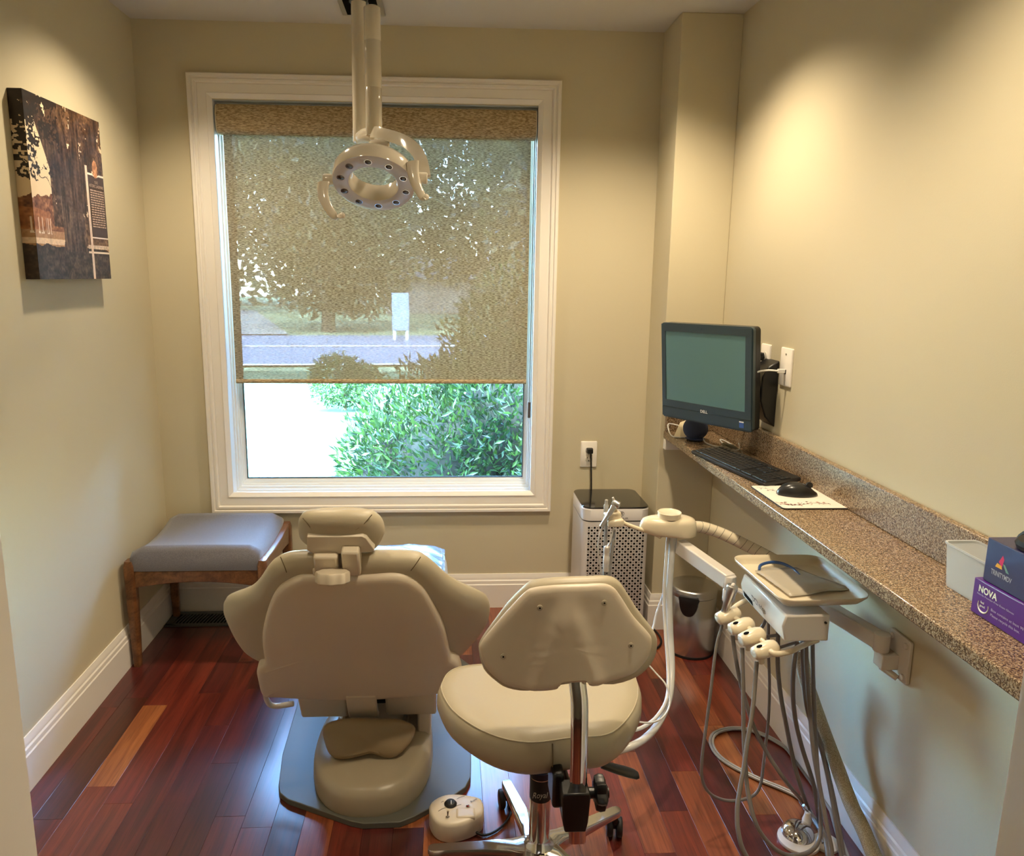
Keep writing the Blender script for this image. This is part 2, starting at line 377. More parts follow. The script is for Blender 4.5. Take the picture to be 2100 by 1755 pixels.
obj('hem_bar', MB().lathe([(.001, 0), (.009, .001), (.009, FX1-FX0-.001), (.001, FX1-FX0)], frame((FX0, FY, FZ-.006), (0, 1, 0), (0, 0, 1))@Matrix.Rotation(0, 4, 'Z'), 16, sx=.7), shade_solid, sh)
ch = MB(); cxx = OX1-.012
ch.tube([V((cxx, YB+.035, 2.06)), V((cxx, YB+.034, 1.5)), V((cxx-.001, YB+.034, .92))], .0016, 6, 3)
ch.tube([V((cxx+.002, YB+.046, 2.06)), V((cxx+.002, YB+.046, .92))], .0016, 6, 0)
obj('pull_chain', ch, mat('chain_grey', srgb(150, 145, 135), .4), sh)
obj('chain_weight', MB().cyl((cxx, YB+.038, .935), (cxx, YB+.038, .865), .006, 12, bev=.002), mat('brown_weight', srgb(90, 68, 55), .4), sh)
# ------------------------------------------------------------------ outside
GZ = -.5
def noise_mat(name, c1, c2, scale, rough=.9, p=(.4, .6)):
    m = mat(name, c1, rough, spec=.2, var=(scale, c2)); return m
lawn_m = noise_mat('lawn_grass', srgb(50, 76, 54), srgb(84, 108, 82), 1.5)
lawn = tag(obj('lawn', MB().box((-25, YB+.16, GZ-.1), (22, 15.6, GZ)), lawn_m, smooth=0), kind='structure')
road = MB(); road.add([V((-40, 14.4, GZ+.01)), V((40, 19.2, GZ+.01)), V((40, 27.6, GZ+.01)), V((-40, 22.8, GZ+.01))], [(0, 1, 2, 3)])
tag(obj('street', road, mat('asphalt', srgb(120, 124, 138), .9, bump=(30, .3))), kind='structure')
ln = MB(); ln.add([V((-40, 18.7, GZ+.02)), V((40, 23.5, GZ+.02)), V((40, 23.8, GZ+.02)), V((-40, 19.0, GZ+.02))], [(0, 1, 2, 3)])
ln.add([V((-40, 14.2, GZ+.03)), V((40, 19.0, GZ+.03)), V((40, 19.25, GZ+.03)), V((-40, 14.45, GZ+.03))], [(0, 1, 2, 3)])
tag(obj('road_line', ln, mat('road_paint', srgb(225, 222, 205), .8)), kind='structure')
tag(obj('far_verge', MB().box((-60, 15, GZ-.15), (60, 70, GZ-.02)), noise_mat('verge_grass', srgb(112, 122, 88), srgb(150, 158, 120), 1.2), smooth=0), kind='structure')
dr = MB(); dr.add([V((-9.5, 24.8, GZ+.03)), V((-5.2, 25.1, GZ+.03)), V((-10.5, 42, GZ+.03)), V((-16, 42, GZ+.03))], [(0, 1, 2, 3)])
tag(obj('driveway', dr, mat('driveway_gravel', srgb(140, 136, 128), .9)), kind='structure')

def leaf_mat(name, col, tcol):
    m = bpy.data.materials.new(name); m.use_nodes = True; n = m.node_tree; L = n.links.new; b = n.nodes['Principled BSDF']
    b.inputs['Base Color'].default_value = col; b.inputs['Roughness'].default_value = .38; b.inputs['Specular IOR Level'].default_value = .6
    t = n.nodes.new('ShaderNodeBsdfTranslucent'); t.inputs[0].default_value = tcol
    mx = n.nodes.new('ShaderNodeMixShader'); mx.inputs[0].default_value = .3; o = n.nodes['Material Output']
    L(b.outputs[0], mx.inputs[1]); L(t.outputs[0], mx.inputs[2]); L(mx.outputs[0], o.inputs[0]); return m
hedge_m = [leaf_mat('shrub_leaf', srgb(26, 52, 30), srgb(42, 70, 22)), leaf_mat('shrub_leaf_light', srgb(48, 78, 34), srgb(66, 96, 32)), leaf_mat('shrub_leaf_dark', srgb(18, 38, 28), srgb(26, 50, 24))]
tree_m = [leaf_mat('tree_leaf', srgb(54, 54, 38), srgb(76, 76, 40)), leaf_mat('tree_leaf_light', srgb(92, 88, 62), srgb(110, 106, 60))]
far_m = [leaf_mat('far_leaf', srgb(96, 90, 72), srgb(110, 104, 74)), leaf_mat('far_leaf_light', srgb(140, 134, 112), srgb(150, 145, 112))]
bark = mat('bark', srgb(84, 70, 56), .9, bump=(30, .6, .01))
def leaf_pts(p, d, nrm, L_, Wd):
    d = d.normalized(); s_ = d.cross(nrm)
    if s_.length < 1e-4: s_ = d.orthogonal()
    s_.normalize(); up = s_.cross(d)
    return [p, p+d*L_*.45+s_*Wd*.5+up*Wd*.12, p+d*L_, p+d*L_*.45-s_*Wd*.5+up*Wd*.12, p+d*L_*.5]
LF = [(0, 1, 4), (1, 2, 4), (2, 3, 4), (3, 0, 4)]
def rdir(r):
    z = r.uniform(-1, 1); a = r.uniform(0, 2*pi); q = math.sqrt(1-z*z); return V((q*cos(a), q*sin(a), z))
def foliage(blobs, count, L_, Wd, r, inward=.35, updir=.5, nm=3, lightfac=None):
    mb = MB(); tot = sum(b[1][0]*b[1][1]+b[1][1]*b[1][2]+b[1][0]*b[1][2] for b in blobs)
    for c, rad in blobs:
        k = int(count*(rad[0]*rad[1]+rad[1]*rad[2]+rad[0]*rad[2])/tot)
        for _ in range(k):
            n_ = rdir(r); f = 1-inward*r.random()**1.6
            bmp = 1+.12*sin(n_.x*9+n_.z*7)*cos(n_.y*8+n_.z*5)
            p = V(c)+V((n_.x*rad[0], n_.y*rad[1], n_.z*rad[2]))*f*bmp
            d = (n_+rdir(r)*.9+V((0, 0, updir))).normalized(); q = r.uniform(.7, 1.25)
            mb.mi = r.choices(range(nm), (.55, .25, .2)[:nm] if nm == 3 else (.65, .35))[0]
            mb.add(leaf_pts(p, d, rdir(r), L_*q, Wd*q), LF)
    return mb
r = random.Random(3)
# big shrub right outside the glass
hd = thing('shrub', (.35, 5.0, GZ), 'large leafy green shrub filling the right of the window outside', 'bush')
hb_ = [((.08, 5.1, .12), (.74, .8, .80)), ((.50, 5.1, .45), (.66, .8, .88)), ((-.42, 5.2, .02), (.36, .45, .60)), ((.62, 5.3, 1.0), (.55, .6, .58)), ((-.55, 4.75, -.52), (.30, .35, .30)), ((.35, 4.7, -.35), (.9, .5, .45))]
tag(obj('foliage', foliage(hb_, 40000, .068, .019, r), hedge_m, hd, smooth=0), kind='stuff')
core = MB()  # solid near-black cores paint the shade between the leaves
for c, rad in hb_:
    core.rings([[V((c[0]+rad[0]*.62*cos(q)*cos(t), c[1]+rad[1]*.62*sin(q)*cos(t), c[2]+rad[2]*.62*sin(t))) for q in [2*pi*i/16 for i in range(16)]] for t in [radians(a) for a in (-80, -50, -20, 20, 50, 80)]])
obj('shaded_interior', core, mat('interior_shade_green', srgb(10, 20, 12), .9), hd)
tw = MB()
for k in range(22):
    a = V((r.uniform(.0, .9), r.uniform(4.9, 5.3), GZ)); b_ = V((r.uniform(-.6, 1.3), r.uniform(4.8, 5.4), r.uniform(-.3, .35)))
    tw.tube([a+V((0, .25, 0)), a.lerp(b_, .5)+V((0, 0, .1)), b_], .007, 5, 4)
obj('branches', tw, bark, hd)
lm = []
for q in range(6):
    mb = MB(); a = q*1.1; mb.add(leaf_pts(V((0, 0, 0)), V((cos(a), -.3, .5+.3*sin(a))), V((0, -1, .4)), .072, .020), LF); lm.append(mb)
protos = [obj('leaf', m_, hedge_m[q % 2], hd, smooth=0) for q, m_ in enumerate(lm)]
for k in range(280):
    c, rad = r.choice(hb_[:4]+hb_[5:]); n_ = rdir(r); n_.y = -abs(n_.y)-.4; n_.z = n_.z*.8+.1; n_.normalize()
    p = V(c)+V((n_.x*rad[0], n_.y*rad[1], n_.z*rad[2]))*1.03
    if k < 6: o = protos[k]; o.location = p; W[o] = p
    else: o = copyobj(protos[k % 6], 'leaf', (0, 0, 0), hd); o.location = p; W[o] = p
# round low shrub farther back on the lawn
sb = thing('shrub', (-1.1, 10.6, GZ), 'round yellow-green shrub on the lawn, behind the shade hem', 'bush')
tag(obj('foliage', foliage([((-1.6, 11.0, -.06), (.40, .42, .38)), ((-1.25, 11.0, -.14), (.34, .38, .32))], 4200, .07, .03, r, nm=2), [hedge_m[1], hedge_m[0]], sb, smooth=0), kind='stuff')
obj('stem', MB().cyl((-1.5, 11, GZ), (-1.5, 11, .1), .03, 8), bark, sb)
# trees across the street and beside the lawn
def tree(x, y, h, blobs, n_, ls, mats, label, seed):
    rr = random.Random(seed); t = thing('tree', (x, y, GZ), label, 'tree')
    obj('trunk', MB().tube([V((x, y, GZ-.05)), V((x+.05, y, h*.4)), V((x-.05, y+.1, h*.85))], [.24, .2, .15, .1], 10, 4), bark, t)
    tag(obj('crown', foliage(blobs, n_, ls, ls*.5, rr, .5, nm=2), mats, t, smooth=0), kind='stuff')
tree(-4.2, 27, 5, [((-4.3, 27, 2.2), (2.2, 1.8, 2.2)), ((-3.2, 27.5, 2.4), (2.2, 2, 2.3)), ((-6.5, 28, 4.5), (2.2, 2, 2.2)), ((-3.8, 28, 5.2), (2.8, 2, 2.2))], 14000, .30, tree_m, 'dense dark tree across the street, left of the white post', 5)
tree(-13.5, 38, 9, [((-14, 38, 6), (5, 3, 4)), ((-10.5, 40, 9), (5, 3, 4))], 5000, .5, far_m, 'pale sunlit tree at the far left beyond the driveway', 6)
tree(1.5, 33, 8, [((1.5, 33, 5.5), (4.5, 2.5, 3.4)), ((-2.5, 34, 8.0), (4.2, 2.5, 3.2)), ((1.2, 34, 3.0), (3.0, 2, 1.9)), ((5.5, 33, 6.5), (3.5, 2.5, 5))], 13000, .40, tree_m, 'tall tree across the street behind the white post', 7)
tree(1.6, 9.5, 4.2, [((1.5, 9.6, 3.0), (1.3, 1.1, 1.5)), ((.2, 9.2, 3.9), (1.3, 1, .8)), ((2.3, 10, 1.4), (1.1, 1, 1.5)), ((-1.5, 9.6, 4.3), (1.3, 1, .75))], 8500, .17, tree_m, 'near tree overhanging the lawn behind the large shrub', 8)
hz = MB()
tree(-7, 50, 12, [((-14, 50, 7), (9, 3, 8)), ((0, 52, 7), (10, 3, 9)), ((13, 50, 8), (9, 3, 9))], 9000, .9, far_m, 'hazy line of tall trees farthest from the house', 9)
# white post and pale house across the street
ps = thing('sign_post', (-1.55, 23.5, GZ), 'white boxy sign post beyond the street, left of the shrub', 'sign')
obj('post', MB().box((-1.64, 23.3, GZ), (-1.55, 23.45, .9)), print_white, ps, bevel=.01)
obj('post', MB().box((-1.25, 23.3, GZ), (-1.16, 23.45, .9)), print_white, ps, bevel=.01)
obj('panel', MB().box((-1.66, 23.28, -.2), (-1.14, 23.42, .95)), mat('white_board', srgb(140, 156, 174), .5), ps, bevel=.01)
hs = thing('house', (1.5, 41, GZ), 'pale house with grey roof far across the street', 'house')
obj('wall', MB().box((-3.2, 40, GZ), (6, 45, 1.3)), mat('pale_siding', srgb(132, 124, 120), .7), hs)
obj('roof', MB().rings([[V((x_, 39.6, 1.3)), V((x_, 45.4, 1.3)), V((x_, 42.5, 2.6))] for x_ in (-3.5, 6.3)]), mat('grey_shingle', srgb(96, 90, 88), .8), hs)
# ------------------------------------------------------------------ dental chair
CBo = at(735, 1440, y=2.0); CTo = at(735, 1151, y=1.72)
cv = (CTo-CBo); cv.x = 0; cv.normalize(); cn = V((1, 0, 0)).cross(cv)      # cn points to the back of the shell (towards the door)
if cn.y > 0: cn = -cn
CT = lambda u, v, d: CBo+V((1, 0, 0))*u+cv*v+cn*d
def pix2(pts, o=CBo, n=cn, u=V((1, 0, 0)), v=cv):
    r_ = []
    for p in pts:
        q = on(p[0], p[1], o, n)-o; r_.append((q.dot(u), q.dot(v)))
    return r_
def pixb(pts, bend, o, n, u, v):      # outline points of a sheet that is bent by bend(u) along its normal
    out = []
    for p in pts:
        off = 0
        for _ in range(12):
            q = on(p[0], p[1], o+n*off, n)-o; uu_ = q.dot(u); off = .5*off+.5*bend(uu_)
        out.append((uu_, q.dot(v)))
    return out
dc = thing('dental_chair', (-.22, 2.1, 0), 'beige dental chair seen from behind with winged backrest and headrest', 'dental chair')
shell_px = [(594.7, 1196), (606, 1191), (620, 1188), (647, 1188), (697, 1188), (749, 1188), (799, 1185), (827, 1188), (849, 1198), (871, 1219), (893, 1258), (910, 1297), (919, 1335), (924, 1354), (934, 1361), (944, 1371), (947, 1386), (943, 1410), (934, 1423), (907, 1425), (854, 1431), (771, 1438), (688, 1439), (620, 1437), (573, 1434), (545, 1433), (534, 1424), (528, 1402), (525, 1384), (529, 1373), (541, 1366), (540, 1350), (537.5, 1330), (537, 1305), (542, 1277), (550, 1250), (561, 1225), (575, 1208)]
so = spline([V(p) for p in pix2(shell_px)], 3, True)
obj('back_shell', MB().shell([(p.x, p.y) for p in so], [(.006, 1, -.055), (0, 1, -.03), (0, 1, -.012), (.003, 1, -.004), (.010, 1, 0), (.020, .985, .003), (0, .6, .012), (0, .25, .015)], CT), shell_m, dc, smooth=60)
cush_px = [(572, 1159), (596, 1153), (642, 1151), (697, 1150.5), (749, 1151), (827, 1151), (860, 1154.5), (880, 1165), (899, 1181), (921, 1200), (951, 1217), (979, 1228), (997, 1238), (1005, 1254), (1004, 1276), (992, 1300), (973, 1324), (954, 1344), (935, 1362), (920, 1400), (850, 1415), (735, 1418), (620, 1415), (560, 1400), (535, 1366), (515, 1354), (495, 1338), (476, 1311), (462, 1283), (454, 1260), (458, 1245), (472, 1236), (495, 1228.5), (514, 1219), (528, 1205), (542, 1184), (556, 1168)]
wing = lambda u: -.022-1.9*max(0, abs(u)-.18)**2
co = spline([V(p) for p in pixb(cush_px, wing, CBo, cn, V((1, 0, 0)), cv)], 3, True)
def CW(u, v, d):              # wings sweep forward
    return CT(u, v, d+wing(u))
obj('back_cushion', MB().shell([(p.x, p.y) for p in co], [(0, .55, -.062), (0, .8, -.060), (.03, 1, -.056), (.010, 1, -.048), (.002, 1, -.036), (0, 1, -.025), (.003, 1, -.012), (.012, 1, -.002), (.030, 1, .004), (0, .78, .006), (0, .5, .006)], CW), beige_vinyl, dc, smooth=60)
seam = mat('dark_seam', srgb(108, 94, 68), .6)
for pts in ([(571, 1160), (580, 1172), (585, 1186)], [(862, 1160), (850, 1172), (842, 1182)]):
    q = pix2(pts); sm_ = MB(); sm_.tube([CW(a, b, .003 if k else -.006) for k, (a, b) in enumerate(q)], .0012, 6, 4); obj('seam', sm_, seam, dc)
# headrest
HO = at(697, 1100, y=1.74); hn = V((0, -.93, -.37)).normalized(); hv = V((1, 0, 0)).cross(-hn)
if hv.z < 0: hv = -hv
HT = lambda u, v, d: HO+V((1, 0, 0))*u+hv*v+hn*d
hp = [(609, 1088), (613, 1070), (634, 1060), (697, 1058), (752, 1060), (776, 1071), (787, 1088), (787, 1104), (774, 1126), (755, 1136), (700, 1137), (642, 1130), (622, 1118), (612, 1106)]
hb_end = lambda u: -u*u*1.5
ho = spline([V(p) for p in pixb(hp, hb_end, HO, hn, V((1, 0, 0)), hv)], 4, True)
def HW(u, v, d): return HT(u, v, d+hb_end(u))
obj('headrest_cushion', MB().shell([(p.x, p.y) for p in ho], [(0, .5, -.052), (0, .8, -.05), (.014, 1, -.045), (.003, 1, -.034), (0, 1, -.02), (.003, 1, -.006), (.012, 1, .002), (0, .72, .006), (0, .4, .006)], HW), beige_vinyl, dc, smooth=60)
for pts in ([(619, 1070), (632, 1078), (641, 1090)], [(762, 1062), (742, 1078), (716, 1091)]):
    q = pix2(pts, HO, hn, V((1, 0, 0)), hv); obj('seam', MB().tube([HW(a, b, .0045 if k else -.003) for k, (a, b) in enumerate(q)], .0011, 6, 4), seam, dc)
br = [(631, 1094), (744, 1093), (752, 1097), (769, 1121), (762, 1126), (700, 1129), (645, 1129), (631, 1122)]
bo = [V(p) for p in pix2(br, HO, hn, V((1, 0, 0)), hv)]
obj('headrest_bracket', MB().shell([(p.x, p.y) for p in bo], [(0, 1, -.01), (0, 1, .010), (.0015, 1, .012), (0, .5, .012)], HT), beige_plastic, dc, bevel=.001)
def hbx(nm, x0, y0, x1, y1, d0, d1, bev=.004, m_=beige_plastic, par=dc):
    (a, b), (c, d) = pix2([(x0, y0), (x1, y1)], HO, hn, V((1, 0, 0)), hv); T = Matrix((V((1, 0, 0)), hv, hn)).transposed().to_4x4(); T.translation = HO
    return obj(nm, MB().box((min(a, c), min(b, d), d0), (max(a, c), max(b, d), d1), T), m_, par, bevel=bev)
hbx('headrest_block', 645, 1125, 698, 1160, -.01, .032, .006); hbx('headrest_block', 702, 1112, 743, 1160, -.012, .038, .006)
hbx('headrest_arm', 643, 1156, 724, 1170, -.012, .022); hbx('headrest_arm', 716, 1152, 748, 1190, -.02, .012)
kT = frame(at(682, 1192, y=1.70), (1, 0, 0), (0, .985, -.17))
kp = []
km = MB(); n_ = 48
def kring(r_, z): return [kT@V((r_*(1+.045*cos(8*2*pi*i/n_))*cos(2*pi*i/n_), r_*(1+.045*cos(8*2*pi*i/n_))*sin(2*pi*i/n_)*.9, z)) for i in range(n_)]
km.rings([kring(.036, -.004), kring(.040, .0), kring(.0405, .020), kring(.038, .024), kring(.022, .025)])
obj('adjustment_knob', km, beige_plastic, dc)
# seat and leg rest, lying beyond the back
def slab(sections, n=28, ex=3.2):    # sections: (centre, halfwidth, top, bottom) at each y
    rs = []
    for cx, y, hw, zt, zb in sections:
        ring = []
        for i in range(n):
            a = 2*pi*i/n; c_, s_ = cos(a), sin(a)
            ring.append(V((cx+hw*math.copysign(abs(c_)**(2/ex), c_), y, (zt+zb)/2+(zt-zb)/2*math.copysign(abs(s_)**(2/ex), s_))))
        rs.append(ring)
    return MB().rings(rs)
obj('seat_cushion', slab([(-.235, 2.06, .20, .36, .31), (-.235, 2.08, .24, .40, .30), (-.235, 2.14, .262, .42, .29), (-.235, 2.35, .26, .425, .31), (-.24, 2.52, .25, .435, .32), (-.24, 2.68, .245, .45, .33), (-.24, 2.74, .235, .447, .335), (-.24, 2.775, .20, .43, .35), (-.24, 2.785, .15, .41, .37)]), beige_vinyl, dc, smooth=80)
obj('seat_pan', slab([(-.235, 2.10, .17, .285, .235), (-.235, 2.16, .20, .29, .235), (-.235, 2.5, .19, .325, .27), (-.235, 2.7, .15, .335, .31)], ex=5), beige_plastic, dc)
cov = MB(); g = []; N1, N2 = 26, 16; rr = random.Random(4)
for j in range(N2+1):
    for i in range(N1+1):
        u_ = i/N1*2-1; y = 2.50+.235*j/N2; x_ = -.24+u_*.236; zz = .452+.012*(j/N2) - (.020*max(0, abs(u_)-.8)/.2 if abs(u_) > .8 else 0)
        g.append(V((x_, y, zz-.012+.0035*sin(u_*7+j*.5)*cos(j*.9+u_*3)+.002*rr.random())))
cov.add(g, [[j*(N1+1)+i, j*(N1+1)+i+1, (j+1)*(N1+1)+i+1, (j+1)*(N1+1)+i] for j in range(N2) for i in range(N1)])
film = mat('clear_blue_plastic_film', srgb(150, 185, 215), .12, alpha=.55, coat=.6, spec=.8)
so_ = obj('plastic_cover', cov, film, None, smooth=80); so_.modifiers.new('thick', 'SOLIDIFY').thickness = .001
so_.location.z += .004
tag(so_, 'clear blue plastic cover over the foot end of the dental chair', 'cover')
# linkage under the back
def cbx(nm, x0, y0, x1, y1, d0, d1, bev=.006, m_=beige_plastic, sub=None):
    (a, b), (c, d) = pix2([(x0, y0), (x1, y1)]); T = Matrix((V((1, 0, 0)), cv, cn)).transposed().to_4x4(); T.translation = CBo
    return obj(nm, MB().box((min(a, c), min(b, d), d0), (max(a, c), max(b, d), d1), T), m_, sub or dc, bevel=bev, seg=3)
cbx('hinge_cover', 598, 1410, 714, 1487, -.085, -.026, .008); cbx('hinge_cover', 784, 1405, 895, 1482, -.085, -.026, .008)
cbx('hinge_box', 700, 1430, 790, 1480, -.12, -.06, .004, black_pl)
stp = MB(); q = pix2([(707, 1428), (774, 1428)]); hw = (q[1][0]-q[0][0])/2; cx_ = (q[1][0]+q[0][0])/2
rs = []
for v_, d_ in ((.04, .008), (.01, .008), (-.03, .006), (-.070, .002), (-.092, -.006), (-.100, -.020), (-.094, -.028), (-.076, -.016), (-.03, -.008), (0, -.006), (.04, -.004)): rs.append((v_, d_))
stp.rings([[CT(cx_+s_*hw*.93, v_, d_) for v_, d_ in rs] for s_ in (-1, 1)])
obj('hinge_strap', stp, beige_plastic, dc, bevel=.003)
lp = MB(); lpx = [(537, 1428), (537, 1452), (545, 1474), (562, 1479), (596, 1474)]
lp.tube([CT(a, b, -.05) for a, b in pix2(lpx)], .0085, 10, 6); lp.tube([CT(a, b, -.05) for a, b in pix2([(538, 1405), (537, 1430)])], .0085, 10, 0)
obj('armrest_bracket', lp, white_en, dc)
cbx('recline_lever', 572, 1425, 596, 1468, -.075, -.058, .006)
# bellows of loose upholstery
bq = [(661, 1492), (700, 1476), (760, 1474), (815, 1477), (846, 1490), (850, 1505), (838, 1530), (812, 1553), (790, 1556), (762, 1547), (740, 1551), (700, 1559), (676, 1553), (663, 1528)]
BO = at(755, 1515, y=1.955); bn = V((0, -.9, .43)).normalized(); bv = V((1, 0, 0)).cross(-bn)
if bv.z < 0: bv = -bv
bo = spline([V(p) for p in pix2(bq, BO, bn, V((1, 0, 0)), bv)], 4, True)
BT = lambda u, v, d: BO+V((1, 0, 0))*u+bv*v+bn*(d-.6*u*u*2+.004*sin(u*40+v*60))
obj('bellows', MB().shell([(p.x, p.y) for p in bo], [(.004, 1, -.05), (0, 1, -.012), (.002, 1, -.003), (.008, 1, .001), (0, .75, .004), (0, .45, .006), (0, .2, .005)], BT), mat('dark_beige_vinyl', srgb(150, 130, 98), .5, bump=(300, .15, .0006)), dc, smooth=60)
# column and base cover
bx, by = -.218, 2.075
beige_shaded = mat('beige_plastic_shaded', srgb(164, 152, 130), .33, bump=(700, .05, .0004))  # beige plastic darkened, painting in the shade under the chair
def foot(sx, sy, z, y0=0, n=56, e=2.35):
    o_ = []
    for i in range(n):
        a = 2*pi*i/n; c_, s_ = cos(a), sin(a)
        o_.append(V((bx+sx*math.copysign(abs(c_)**(2/e), c_), by+y0+sy*math.copysign(abs(s_)**(2/e), s_), z)))
    return o_
obj('base_cover', MB().rings([foot(.176, .262, .018), foot(.178, .264, .03), foot(.176, .260, .066), foot(.170, .252, .084), foot(.154, .228, .096), foot(.128, .185, .099, .02), foot(.116, .150, .103, .045), foot(.108, .135, .112, .055), foot(.104, .130, .118, .058), foot(.098, .124, .116, .058), foot(.096, .120, .100, .058)]), beige_shaded, dc, smooth=60)
obj('column', MB().rings([foot(.084, .09, .09, .12, e=4), foot(.082, .09, .19, .12, e=4), foot(.08, .09, .24, .12, e=4), foot(.08, .09, .28, .12, e=4)]), beige_plastic, dc, smooth=50)
sp_ = MB(); a = at(868, 1540, y=2.05)
sp_.box((a.x-.018, 2.08, .03), (a.x+.022, 2.32, .24)); obj('side_panel', sp_, beige_plastic, dc, bevel=.006)
pp = [at(x_, y_, z=.02) for x_, y_ in ((571, 1608), (574, 1624), (590, 1637), (720, 1682), (745, 1687), (820, 1684), (850, 1672), (935, 1626), (955, 1612), (965, 1592), (966, 1560))]
pp = [(p.x, p.y) for p in pp]; pp += [(.09, 2.62), (.05, 2.68), (-.48, 2.68), (-.52, 2.62), (-.505, 2.1)]
obj('base_plate', MB().rings([[V((a, b, z)) for a, b in pp] for z in (.0, .018)]), plate_grey, dc, bevel=.002)

# ------------------------------------------------------------------ foot operated control box on the floor
fc = thing('control_box', (.03, 1.82, 0), 'small beige control box with black dial and toggle, on the floor', 'control box')
fo = [at(x_, y_, z=.055) for x_, y_ in ((880, 1658), (884, 1643), (905, 1630), (930, 1626), (962, 1629), (985, 1635), (992, 1648), (990, 1664), (978, 1676), (955, 1686), (925, 1692), (902, 1688), (888, 1677))]
fo = spline([V((p.x, p.y)) for p in fo], 3, True)
fcx = sum(p.x for p in fo)/len(fo); fcy = sum(p.y for p in fo)/len(fo)
FT = lambda u, v, d: V((u, v, d))
body = obj('body', MB().shell([(p.x, p.y) for p in fo], [(.003, 1, .0005), (0, 1, .004), (.0, 1, .046), (.003, 1, .053), (.008, 1, .056), (0, .5, .057)], FT), beige_plastic, fc, smooth=50)
ru = MB(); p = at(952, 1671, z=.055); ru.box((p.x-.022, p.y-.014, .04), (p.x+.03, p.y+.025, .060)); obj('raised_pad', ru, beige_plastic, fc, bevel=.006, seg=3)
p = at(924, 1648, z=.058); dial = obj('dial', MB().lathe([(.017, 0), (.0175, .003), (.0135, .008), (.012, .009)], Matrix.Translation((p.x, p.y, .056)), 24), dark_rub, fc)
obj('pointer', MB().box((p.x+.001, p.y-.011, .0652), (p.x+.0025, p.y+.004, .0660), None), print_white, dial)
p = at(960, 1654, z=.060); rg = obj('lamp_ring', MB().lathe([(.0062, 0), (.0062, .002), (.0045, .0025)], Matrix.Translation((p.x, p.y, .060)), 20), chrome, fc)
obj('red_lamp', MB().lathe([(.0042, 0), (.004, .003), (.002, .0042)], Matrix.Translation((p.x, p.y, .060)), 16), mat('red_lens', srgb(110, 12, 14), .15, coat=.5), rg)
p = at(918, 1676, z=.058); sw = obj('toggle', MB().cyl((p.x, p.y, .055), (p.x, p.y, .060), .005, 12), chrome, fc)
obj('toggle_lever', MB().cyl((p.x, p.y, .059), (p.x+.001, p.y+.004, .074), .0022, 10, r2=.0034), chrome, sw)
mk = MB()
for a, b in (((937, 1638), (953, 1632)), ((930, 1656), (946, 1649)), ((899, 1663), (914, 1656)), ((905, 1645), (910, 1643))):
    p0, p1 = at(*a, z=.0575), at(*b, z=.0575); mk.tube([p0, (p0+p1)/2+V((0, .002, 0)), p1], .0005, 5, 3)
obj('dial_marks', mk, print_black, fc)
p = at(966, 1646, z=.0578); text('lettering', 'Royal', print_black, fc, p, V((.8, .6, 0)), V((-.6, .8, 0)), .007, shear=.3, ext=.0002)
obj('cable', MB().tube([V((.06, 1.79, .02)), V((.075, 1.76, .012)), V((.11, 1.75, .006)), V((.16, 1.79, .006)), V((.20, 1.88, .006))], .0035, 8, 6), dark_rub, fc)
# ------------------------------------------------------------------ operator stool
hx, hy = .2285, 1.598
st = thing('stool', (hx, hy, 0), 'beige upholstered operator stool on chrome star base, nearest the camera', 'stool')
ARM = .27
sb_ = MB()
obj('hub', MB().lathe([(.022, .06), (.040, .062), (.043, .085), (.040, .104), (.030, .112), (.026, .125)], Matrix.Translation((hx, hy, 0)), 32), alu, st)
for k, ang in enumerate((31, 103, 176, 247, 319)):
    a = radians(ang); d = V((cos(a), sin(a), 0)); s_ = V((-sin(a), cos(a), 0)); rs = []
    for t_, hw_, zt, zb in ((.018, .036, .108, .070), (.04, .029, .106, .072), (.07, .0215, .103, .074), (.14, .018, .097, .074), (.22, .0155, .091, .074), (.258, .015, .088, .073), (.268, .012, .087, .074), (.273, .006, .086, .075)):
        c_ = V((hx, hy, 0))+d*t_
        rs.append([c_+s_*(-hw_)+V((0, 0, zb)), c_+s_*hw_+V((0, 0, zb)), c_+s_*hw_+V((0, 0, zt-.004)), c_+s_*(hw_*.82)+V((0, 0, zt)), c_-s_*(hw_*.82)+V((0, 0, zt)), c_-s_*hw_+V((0, 0, zt-.004))])
    obj('base_arm', MB().rings(rs), alu, st, smooth=45)
    tip = V((hx, hy, 0))+d*.258; th = {31: 80, 103: 95, 176: 60}.get(ang, 40); wv = V((cos(radians(th)), sin(radians(th)), 0)); ax = V((-wv.y, wv.x, 0))
    cc = tip+wv*.012+V((0, 0, .027)); cs = obj('caster', MB().cyl(tip+V((0, 0, .045)), tip+V((0, 0, .078)), .008, 12), dark_rub, st)
    T = frame(cc-ax*.021, ax.cross(V((0, 0, 1))), (0, 0, 1))
    for o_ in (-.021, .004):
        obj('wheel', MB().cyl(cc+ax*o_, cc+ax*(o_+.017), .0265, 24, bev=.005), dark_rub, cs)
    obj('caster_hood', MB().box(cc+V((-.007, -.007, -.004)), cc+V((.007, .007, .03))), dark_rub, cs, bevel=.003)
col = obj('gas_cylinder', MB().lathe([(.0255, .112), (.0255, .296), (.024, .300)], Matrix.Translation((hx, hy, 0)), 40), chrome, st, smooth=50)
obj('band', MB().lathe([(.0262, .236), (.0262, .292), (.020, .298)], Matrix.Translation((hx, hy, 0)), 40), print_black, col)
obj('collar', MB().lathe([(.0275, .296), (.0275, .312), (.018, .318)], Matrix.Translation((hx, hy, 0)), 32), mat('dark_blue_collar', srgb(20, 26, 46), .3), col)
text('lettering', 'Royal', mat('silver_print', srgb(190, 190, 185), .3), col, (hx-.0235, hy-.0272, .252), (1, 0, 0), (0, 0, 1), .016, shear=.25, wid=.037)
obj('piston', MB().cyl((hx, hy, .30), (hx, hy, .50), .014, 20), black_pl, st)
